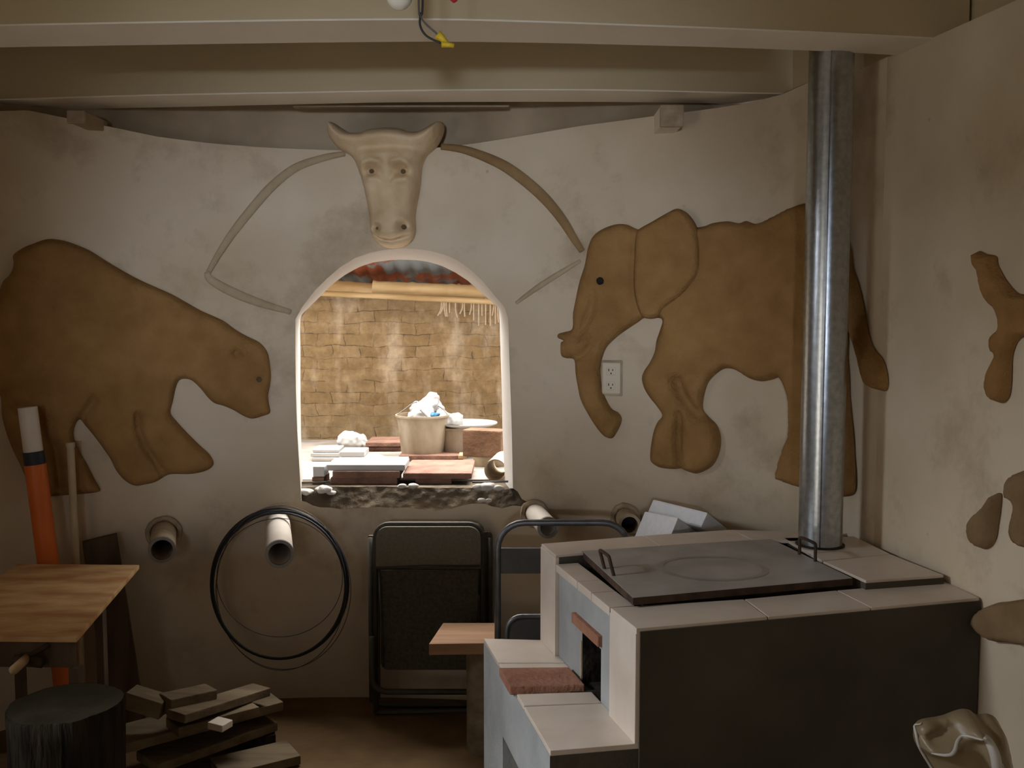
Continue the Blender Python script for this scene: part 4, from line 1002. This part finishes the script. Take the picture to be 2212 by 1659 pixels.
def utube(fr, a0, a1, b0, b1, c, rad, r, top=True, bm=None):
    """U of tube: legs from b0 to b1, closed across the top (or the bottom)"""
    pts = []
    s = 1 if top else -1
    e0, e1 = (b0, b1) if top else (b1, b0)
    pts.append((a0, e0)); pts.append((a0, e1 - s * rad))
    for k in range(1, 7): t = k / 6 * math.pi / 2; pts.append((a0 + rad - rad * math.cos(t), e1 - s * rad + s * rad * math.sin(t)))
    pts.append((a1 - rad, e1))
    for k in range(1, 7): t = k / 6 * math.pi / 2; pts.append((a1 - rad + rad * math.sin(t), e1 - s * rad + s * rad * math.cos(t)))
    pts.append((a1, e0))
    tube(bm, [fr(x, y, c) for x, y in pts], r, 10)
def frame_at(p0, p1, lean, ctr):
    """a: across from p0 to p1 on the floor, b: up (leaning back by lean), c: towards the room"""
    ea = (V(p1) - V(p0)); w = ea.length; ea.normalize()
    ec = V((ea.y, -ea.x, 0)); 
    if ec.y > 0: ec = -ec
    eb = (V((0, 0, 1)) * math.cos(lean) - ec * math.sin(lean)); m = (V(p0) + V(p1)) / 2
    return lambda a, b, c: m + ea * a + eb * b + ec * c
# front folded chair
def folded(p0, p1, lean, label, loc, back=True):
    fr = frame_at(p0, p1, lean, None)
    o = thing('folding_chair', label, 'chair', loc, 'folded chairs against the wall')
    return o, fr
p0, p1 = V((-.50, 3.52, 0)), V((-.11, 3.52, 0))
o, fr = folded(p0, p1, math.radians(3), 'folded chair with olive backrest and dark woven seat leaning on the wall', V((-.305, 3.52, 0)))
k = 3.5 / F
bm = B(); rounded_panel(bm, fr, -.185, .192, .545, .695, .010, .024, .042, (1, 1, 0, 0)); obj('backrest', bm, 'panel', o)
bm = B(); rounded_panel(bm, fr, -.170, .182, .175, .535, .012, .020, .03, (0, 0, 1, 1)); obj('seat', bm, 'weave', o)
bm = B(); tube(bm, [fr(-.185, .547, .026), fr(0, .553, .027), fr(.190, .553, .026)], .005, 8); obj('backrest_rail', bm, 'steeldark', o, True)
bm = B(); utube(fr, -.190, .197, .012, .70, 0, .05, .0095, True, bm); obj('front_frame', bm, 'steeldark', o, True)
bm = B(); utube(fr, -.200, .207, .10, .30, .032, .055, .0105, False, bm); obj('rear_leg_frame', bm, 'steeldark', o, True)
bm = B(); tube(bm, [fr(-.190, .012, 0), fr(-.165, .012, 0), fr(.17, .020, 0), fr(.197, .02, 0)], .009, 10); obj('foot_bar', bm, 'steeldark', o, True)
for s in (-.172, .182):
    bm = B(); tube(bm, [fr(s, .53, .028), fr(s + (.012 if s < 0 else -.012), .19, .034)], .004, 8); obj('folding_link', bm, 'steeldark', o, True)
# second folded chair, behind it
p0, p1 = V((-.54, 3.60, 0)), V((-.07, 3.60, 0))
o, fr = folded(p0, p1, math.radians(1), 'darker folded chair standing behind the woven one, only its sides showing', V((-.305, 3.60, 0)))
bm = B(); rounded_panel(bm, fr, -.225, -.185, .02, .645, -.01, .008, .006); obj('side_rail', bm, 'darkwood', o); bm = B(); rounded_panel(bm, fr, .195, .232, .02, .66, -.01, .008, .02); obj('side_rail', bm, 'darkwood', o)
bm = B(); rounded_panel(bm, fr, -.19, .20, .42, .69, -.012, .004, .035); obj('backrest', bm, 'weave', o)
bm = B(); utube(fr, -.215, .225, .012, .64, .014, .05, .009, False, bm); obj('leg_frame', bm, 'steeldark', o, True)
# third chair, beside the stove
p0 = at_y(1075, 1372, 3.10); p1 = at_y(1360, 1372, 3.10); p0.z = p1.z = 0
o, fr = folded(p0, p1, math.radians(2), 'grey tubular chair standing behind the stove bench, its back loop rising over the stove', (p0 + p1) / 2)
w2 = (p1 - p0).length / 2; ztp = at_y(1220, 1124, 3.16).z
bm = B(); utube(fr, -w2, w2, .012, ztp, 0, .085, .0105, True, bm); obj('tube_frame', bm, 'steel', o, True)
zb0, zb1 = at_y(1130, 1233, 3.15).z, at_y(1130, 1180, 3.15).z
bm = B(); rounded_panel(bm, fr, -w2 + .006, w2 - .006, zb0, zb1, -.012, .004, .008); obj('backrest', bm, 'seatgrey', o)
zs1 = at_y(1130, 1326, 3.12).z
bm = B(); rounded_panel(bm, fr, -w2 + .03, w2 - .03, zs1 - .20, zs1 - .004, .014, .024, .05); obj('seat', bm, 'seatgrey', o)
bm = B(); utube(fr, -w2 + .028, w2 - .028, zs1 - .22, zs1, .022, .05, .008, True, bm); obj('seat_rim', bm, 'steel', o, True)
bm = B()
tube(bm, [fr(-w2 + .02, .012, .06), fr(-w2 + .02, zs1 - .15, .03)], .0095, 10); obj('leg', bm, 'steel', o, True)
bm = B(); tube(bm, [fr(w2 - .02, .012, .06), fr(w2 - .02, zs1 - .15, .03)], .0095, 10); obj('leg', bm, 'steel', o, True)

# plank stool on a post
zs = .395
a = P(926, 1391, zs); Ys = a.y; yb = P(957, 1345, zs).y
o = thing('plank_stool', 'rough stool of a thick plank on a post beside the tiled bench', 'stool', V((0, Ys + .1, 0)))
xl0, xl1, xr = a.x, P(957, 1345, zs).x, P(1085, 1380, zs).x
bm = B(); prism(bm, [(xl0, Ys), (xr, Ys + .01), (xr - .02, yb), (xl1, yb)], zs - .038, zs, .004); obj('seat', bm, 'seatwood', o)
pc = at_z(1045, 1588, 0); bm = B(); rp = 42 * pc.y / F
lathe(bm, [(0, 0), (rp, 0), (rp * .98, .15), (rp * 1.02, zs - .04), (0, zs - .04)], V((pc.x + .01, Ys + .11, 0)), 28, lambda t, z: 1 + .05 * math.sin(6 * math.pi * t)); soft(obj('post', bm, 'oldwood', o), 50)

# white foam slabs leaning behind the stove
def foam(pts, Y, back, label):
    a, b, c_, d_ = [at_y(x, y, Y + dy) for (x, y), dy in zip(pts, (.11, -.08, -.08, .11))]                  # a top-left, b top-right, c right-low, d left-low
    dn = V((0, back, 0)) + V((.13, 0, -.115)) * (back / .2)
    dl = (d_ - a); k = (a.z - .012) / max(a.z - d_.z, .02)
    bm = B(); lo_a = a + dl * 1.0; 
    hexa(bm, [d_, c_, c_ + dn, d_ + dn, a, b, b + dn, a + dn], .006)
    return tag(obj('foam_slab', bm, 'foam'), label, 'foam slab', 'white foam slabs')
foam([(1393, 1104), (1465, 1118), (1440, 1180), (1362, 1180)], 3.20, .17, 'lower white foam slab behind the stove, its broad end facing the chair')
foam([(1411, 1078), (1529, 1107), (1514, 1140), (1398, 1108)], 3.245, .15, 'upper white foam slab lying tilted on the other behind the stove')
# the wooden box that carries them, mostly hidden behind the stove
a = at_y(1362, 1180, 3.19); b = at_y(1520, 1180, 3.19)
bm = B(); box(bm, (a.x + .004, 3.16, 0), (b.x + .08, 3.40, a.z + .004), .004); tag(obj('storage_box', bm, 'oldwood'), 'wooden box behind the stove under the white foam slabs', 'box')

# ------------------------------------------------------------------ left corner
ZT = .62
tq = [P(165, 1377, ZT), P(301, 1220, ZT), P(38, 1218, ZT)]; tl_ = tq[2] + (tq[0] - tq[1]) + V((-.03, 0, 0))
o = thing('work_table', 'small table with a worn plywood top in the left corner', 'table', V(((tq[0].x + tl_.x) / 2, (tq[0].y + tq[1].y) / 2, 0)))
bm = B(); prism(bm, [tq[0], tq[1], tq[2], tl_], ZT - .014, ZT, .002); obj('tabletop', bm, 'plywood', o)
bm = B(); n_, f_, fl_, nl_ = [lin(p, sum([tq[0], tq[1], tq[2], tl_], V((0, 0, 0))) / 4, .06) for p in (tq[0], tq[1], tq[2], tl_)]
f_ = f_ + V((-.11, -.02, 0)); fl_ = fl_ + V((0, -.02, 0))
for p, q_ in ((n_, nl_), (f_, fl_)):
    d = (q_ - p).normalized(); w = V((-d.y, d.x, 0)) * .012
    bm = B(); prism(bm, [p - w, p + w, q_ + w, q_ - w], ZT - .085, ZT - .0145); obj('apron', bm, 'darkwood', o)
for p in (n_, f_, fl_, nl_):
    bm = B(); box(bm, (p.x - .011, p.y - .0165, 0), (p.x + .015, p.y + .0165, ZT - .0855), .002); obj('leg', bm, 'darkwood', o)
hp = at_y(30, 1447, tq[0].y - .12); hq = at_y(62, 1418, tq[0].y + .02)
bm = B(); tube(bm, [hp, hq], .012, 14); pg = obj('wooden_peg', bm, 'wood', o, True)
bm = B(); tube(bm, [at_y(30, 1425, tq[0].y - .01), at_y(92, 1432, tq[0].y - .01)], .014, 10); tube(bm, [at_y(50, 1425, tq[0].y - .01), at_y(105, 1392, tq[0].y + .01)], .007, 8); obj('clamp_bar', bm, 'irondark', o, True)
# orange drain pipe
Yp = 3.352
o = thing('drain_pipe', 'orange drain pipe with a white top leaning in the left corner behind the table', 'pipe', at_y(160, 1612, Yp))
pt = lambda y: at_y(60 + (y - 885) * .134, y, Yp)
bm = B(); hollow_pipe(bm, pt(880), pt(985), .031, .004); soft(obj('white_end', bm, 'pvc', o), 50)
bm = B(); tube(bm, [pt(975), pt(1006)], .0345, 28); soft(obj('sealing_band', bm, 'band', o), 50)
zf = pt(1600); bt_ = zf.lerp(pt(1000), 0)
e0, e1 = pt(1003), pt(1600); kk = (e0.z - .015) / (e0.z - e1.z); e1 = e0 + (e1 - e0) * kk
bm = B(); tube(bm, [e0, e1], .035, 28); soft(obj('orange_tube', bm, 'orange', o), 50)
a = at_y(152, 958, 3.435); bm = B(); bx = V((a.x + .03, 3.40, .0))
zz = [bx.lerp(a, t / 10) for t in range(11)]; tube(bm, zz, .0125, 14)
o = thing('cane_stick', 'thin pale cane standing upright beside the orange pipe', 'stick', bx); soft(obj('shaft', bm, 'cane', o), 50)
bm = B(); tube(bm, [a - V((0, 0, .012)), a + V((0, 0, .004))], .0155, 14); soft(obj('cap', bm, 'cane', o), 50)
# dark board leaning on the wall
b0, b1, b2_, b3 = at_y(178, 1168, 3.50), at_y(252, 1150, 3.52), at_y(318, 1545, 3.42), at_y(236, 1545, 3.40)
b2_.z = b3.z = .0
bm = B(); off = V((.012, -.03, 0)); hexa(bm, [b3, b2_, b1, b0, b3 + off, b2_ + off, b1 + off, b0 + off], .003)
tag(obj('leaning_board', bm, 'darkwood'), 'dark wide board leaning on the wall behind the plywood table', 'board')
# stump
sc_ = P(140, 1518, .54); r = 121 * sc_.y / F
o = thing('tree_stump', 'dark tree stump with bark standing in front of the plywood table', 'stump', V((sc_.x, sc_.y, 0)))
def wob(t, z): return 1 + .05 * noise.noise(V((math.cos(6.283 * t) * 2.2, math.sin(6.283 * t) * 2.2, z * .8))) + .022 * noise.noise(V((math.cos(6.283 * t) * 9, math.sin(6.283 * t) * 9, z * 2)))
bm = B(); lathe(bm, [(0, 0), (r * .93, 0)] + [(r * (.93 + .07 * k / 12), .535 * k / 12) for k in range(1, 13)] + [(r * .97, .54)], V((sc_.x, sc_.y, 0)), 90, wob); obj('bark', bm, 'bark', o, True)
bm = B(); lathe(bm, [(r * .975, .5395), (r * .6, .541), (0, .542)], V((sc_.x, sc_.y, 0)), 90, wob); obj('cut_face', bm, 'endgrain', o, True)

# lumber pile
def plank(p_near, p_far, width, th, z0, z1, mat, label, name='lumber_plank'):
    """p_near/p_far: picture points of the ends of the plank's front top edge, at heights z0/z1"""
    a, b = P(*p_near, z0), P(*p_far, z1); d = (b - a).normalized(); w = V((-d.y, d.x, 0)).normalized() * width
    if w.y < 0: w = -w
    up = d.cross(w).normalized() * th
    if up.z < 0: up = -up
    bm = B(); slab(bm, a - up, b - a, w, up, .003)
    return tag(obj(name, bm, mat), label, 'plank', 'lumber heap')
plank((262, 1610), (612, 1516), .16, .03, .14, .145, 'oldwood', 'long wide plank in the lumber heap, running out to the right')
plank((340, 1652), (600, 1560), .14, .03, .075, .075, 'oldwood', 'plank under the long wide one in the lumber heap')
plank((400, 1544), (585, 1486), .085, .028, .235, .20, 'oldwood', 'topmost pale plank of the lumber heap')
plank((385, 1572), (560, 1527), .10, .03, .184, .178, 'oldwood', 'short plank directly under the topmost pale one')
plank((272, 1496), (350, 1520), .07, .055, .28, .25, 'oldwood', 'brown block at the back left of the lumber heap', 'lumber_block')
plank((370, 1512), (470, 1490), .08, .055, .262, .25, 'oldwood', 'brown block at the back of the heap, right of the other block', 'lumber_block')
plank((448, 1560), (480, 1568), .05, .022, .208, .206, 'pvc', 'small pale wood offcut lying on the lumber heap', 'wood_offcut')
plank((480, 1674), (650, 1632), .14, .03, .035, .035, 'oldwood', 'lowest plank on the floor in front of the heap')
plank((430, 1715), (600, 1690), .10, .03, .035, .035, 'oldwood', 'plank end at the bottom edge of the picture')
bm = B(); a = P(545, 1640, 0); 
slab(bm, P(520, 1622, .001) , V((.11, .035, 0)), V((-.02, .06, 0)), V((0, 0, .04)), .004); tag(obj('black_box', bm, 'soot_shade_black'), 'black box tucked under the right end of the lumber heap', 'box')

# ------------------------------------------------------------------ loose wires, bulb
YW = 2.02
o = thing('hanging_wires', 'two loose electric wires with a yellow connector hanging from the ceiling', 'wire', at_y(962, 100, YW))
w1 = smoothpts([V((at_y(912, 0, YW).x, YW, ZC)), at_y(913, -20, YW), at_y(908, 30, YW), at_y(908, 56, YW), at_y(922, 78, YW), at_y(952, 93, YW)], 8)
w2_ = smoothpts([V((at_y(905, 0, YW).x, YW + .01, ZC)), at_y(904, -20, YW), at_y(908, 30, YW), at_y(918, 50, YW), at_y(945, 74, YW)], 8)
bm = B(); tube(bm, w1, .0021, 8); obj('black_wire', bm, 'black', o, True)
bm = B(); tube(bm, w2_, .0018, 8); obj('grey_wire', bm, 'wire', o, True)
bm = B(); tube(bm, [at_y(946, 76, YW), at_y(956, 84, YW), at_y(966, 97, YW)], [.010, .007, .006], 12)
tube(bm, [at_y(954, 96, YW - .005), at_y(970, 97, YW - .005), at_y(981, 99, YW - .005)], [.006, .005, .0045], 10); obj('connector', bm, 'yellow', o, True)
bm = B(); q0 = at_y(862, -8, YW)
o = thing('light_bulb', 'white bulb hanging at the very top edge of the picture', 'bulb', q0 - V((0, 0, .026)))
bmesh.ops.create_uvsphere(bm, u_segments=28, v_segments=18, radius=.0265, matrix=Matrix.Translation(q0)); obj('globe', bm, 'bulb', o, True)
bm = B(); lathe(bm, [(.013, .02), (.014, .05), (.017, .052), (.017, .085), (0, .088)], q0, 24); obj('socket', bm, 'slot', o, True)
bm = B(); tube(bm, [q0 + V((0, 0, .08)), V((q0.x, q0.y, ZC))], .003, 8); obj('flex', bm, 'wire', o, True)
q0 = at_y(980, -4, YW); bm = B(); tube(bm, [q0 + V((-.01, 0, .012)), q0, q0 + V((.004, 0, -.006))], [.007, .008, .006], 12)
o = thing('red_connector', 'red wire cap at the top edge beside the loose wires', 'wire cap', q0); obj('cap', bm, 'red', o, True)
bm = B(); tube(bm, [q0, V((q0.x, q0.y, ZC))], .0018, 8); obj('lead', bm, 'wire', o, True)

# ------------------------------------------------------------------ plastic sack, bottom right
YS = 1.95
sk = [(1972, 1582), (1976, 1564), (1990, 1553), (2030, 1546), (2058, 1536), (2076, 1531), (2094, 1533), (2108, 1543), (2130, 1541), (2150, 1550), (2166, 1580), (2176, 1625), (2186, 1700), (2192, 2000), (2186, 2340), (2060, 2345), (2035, 2330), (2024, 2000), (2030, 1720), (2008, 1660), (1988, 1625), (1975, 1600)]
MODS = [([(1985, 1602), (2020, 1594), (2045, 1574), (2080, 1552)], 9, .024), ([(2000, 1580), (2050, 1562)], 13, -.03), ([(2078, 1553), (2100, 1568), (2110, 1620), (2130, 1720)], 11, .026), ([(2130, 1570), (2146, 1640), (2150, 1700)], 16, .016), ([(2040, 1620), (2060, 1680)], 24, -.012)]
outl = resample(smooth_poly(sk, 3), 7)
outl = [p for p in outl]
v2, fs = triang(outl, [], 9)
def sack_off(q):
    q = np.atleast_2d(np.array(q, float)); dd = seg_dist(outl, q); t = np.clip(dd / 60, 0, 1)
    off = .062 * np.sqrt(np.clip(1 - (1 - t) ** 2, 0, 1))
    for pl, sg, amp in MODS: off = off + amp * np.exp(-(seg_dist(pl, q, False) / sg) ** 2) * np.clip(dd / 10, 0, 1)
    return off
off = sack_off(v2); dd = seg_dist(outl, v2)
base = at_z(2110, 2340, 0); 
o = thing('plastic_sack', 'crumpled brownish plastic sack standing at the right wall in front of the stove', 'sack', V((at_y(2105, 1600, YS).x, YS, 0)))
bm = B(); fr_, bk_ = [], []
zflo = min(at_y(x, y, YS).z for x, y in v2)
for (x, y), of, d_ in zip(v2, off, dd):
    p = at_y(x, y, YS); w = .007 * noise.noise(V((x * .03, y * .03, 2))) * min(1, d_ / 15)
    z = max(p.z, .001)
    fr_.append(bm.verts.new((p.x, YS - of + w, z))); bk_.append(bm.verts.new((p.x, YS + of * .12 + .001, z)) if d_ > 1e-3 else fr_[-1])
for f in fs:
    bm.faces.new([fr_[i] for i in f])
    try: bm.faces.new([bk_[i] for i in reversed(f)])
    except ValueError: pass
obj('sack_film', bm, 'film', o, True)
def on_sack(pts, r, nm, lab):
    pp = [(p.x, p.y) for p in smoothpts([V((x, y, 0)) for x, y in pts], 6)]; of = sack_off(pp); m_ = len(pp)
    bm = B(); tube(bm, [V((at_y(x, y, YS).x, YS - o_ + r * .45, at_y(x, y, YS).z)) for (x, y), o_ in zip(pp, of)], [r * (.3 + .7 * math.sin(math.pi * (i + .5) / m_)) for i in range(m_)], 10)
    obj(nm, bm, 'filmedge', o, True, label=lab)
on_sack([(1986, 1556), (1975, 1566), (1974, 1584), (1978, 1602), (1990, 1625), (2008, 1655), (2024, 1690)], .0035, 'rim_fold', 'pale folded rim')
on_sack([(1987, 1600), (2018, 1594), (2044, 1573), (2078, 1553)], .004, 'rim_fold', 'pale folded rim')
on_sack([(2079, 1553), (2096, 1564), (2106, 1590), (2112, 1625), (2122, 1670), (2135, 1720)], .010, 'pale_crease', 'pale crease')
on_sack([(2120, 1598), (2132, 1632), (2146, 1680)], .0055, 'pale_crease', 'pale crease')

# ------------------------------------------------------------------ light
def area(name, loc, rot, sx, sy, e, col, spread=180):
    l = bpy.data.lights.new(name, 'AREA'); l.shape = 'RECTANGLE'; l.size = sx; l.size_y = sy; l.energy = e; l.color = col; l.spread = math.radians(spread)
    ob = bpy.data.objects.new(name, l); COL.objects.link(ob); ob.location = loc; ob.rotation_euler = rot
    return ob
# sky seen through the side window on the left, out of the picture
area('window_sky', (-3.0, 2.0, 2.38), (0, math.radians(-75), 0), .55, 1.6, 345, (0.90, 0.95, 1.0))
area('added_beam_fill', (LX - .14, -.55, .9), (0, math.radians(-120), math.radians(52)), 1.5, .8, 9.5, (1.0, 0.88, 0.71), 105)  # added warm fill tilted up at the beams; its door is made up
# added lamp shaping the bright pool on the back wall through a made-up opening
area('added_pool_lamp', (-.30, -3.8, 1.55), (math.radians(90), 0, 0), .30, .45, 165, (0.78, 0.87, 1.0))
# open sky over the yard between house and far wall
area('yard_sky', (-.3, 5.1, 3.4), (math.radians(8), 0, 0), 5.0, 2.8, 1040, (1.0, 0.97, 0.93))
w = bpy.data.worlds.new('world'); S.world = w; w.use_nodes = True
w.node_tree.nodes['Background'].inputs[0].default_value = (0.75, 0.87, 1.0, 1); w.node_tree.nodes['Background'].inputs[1].default_value = 1.0

S.view_settings.view_transform = 'Standard'; S.view_settings.look = 'None'; S.view_settings.gamma = 1; S.view_settings.exposure = -0.13
S.view_settings.use_curve_mapping = False
S.cycles.use_denoising = True
S.cycles.max_bounces = 10; S.cycles.diffuse_bounces = 6
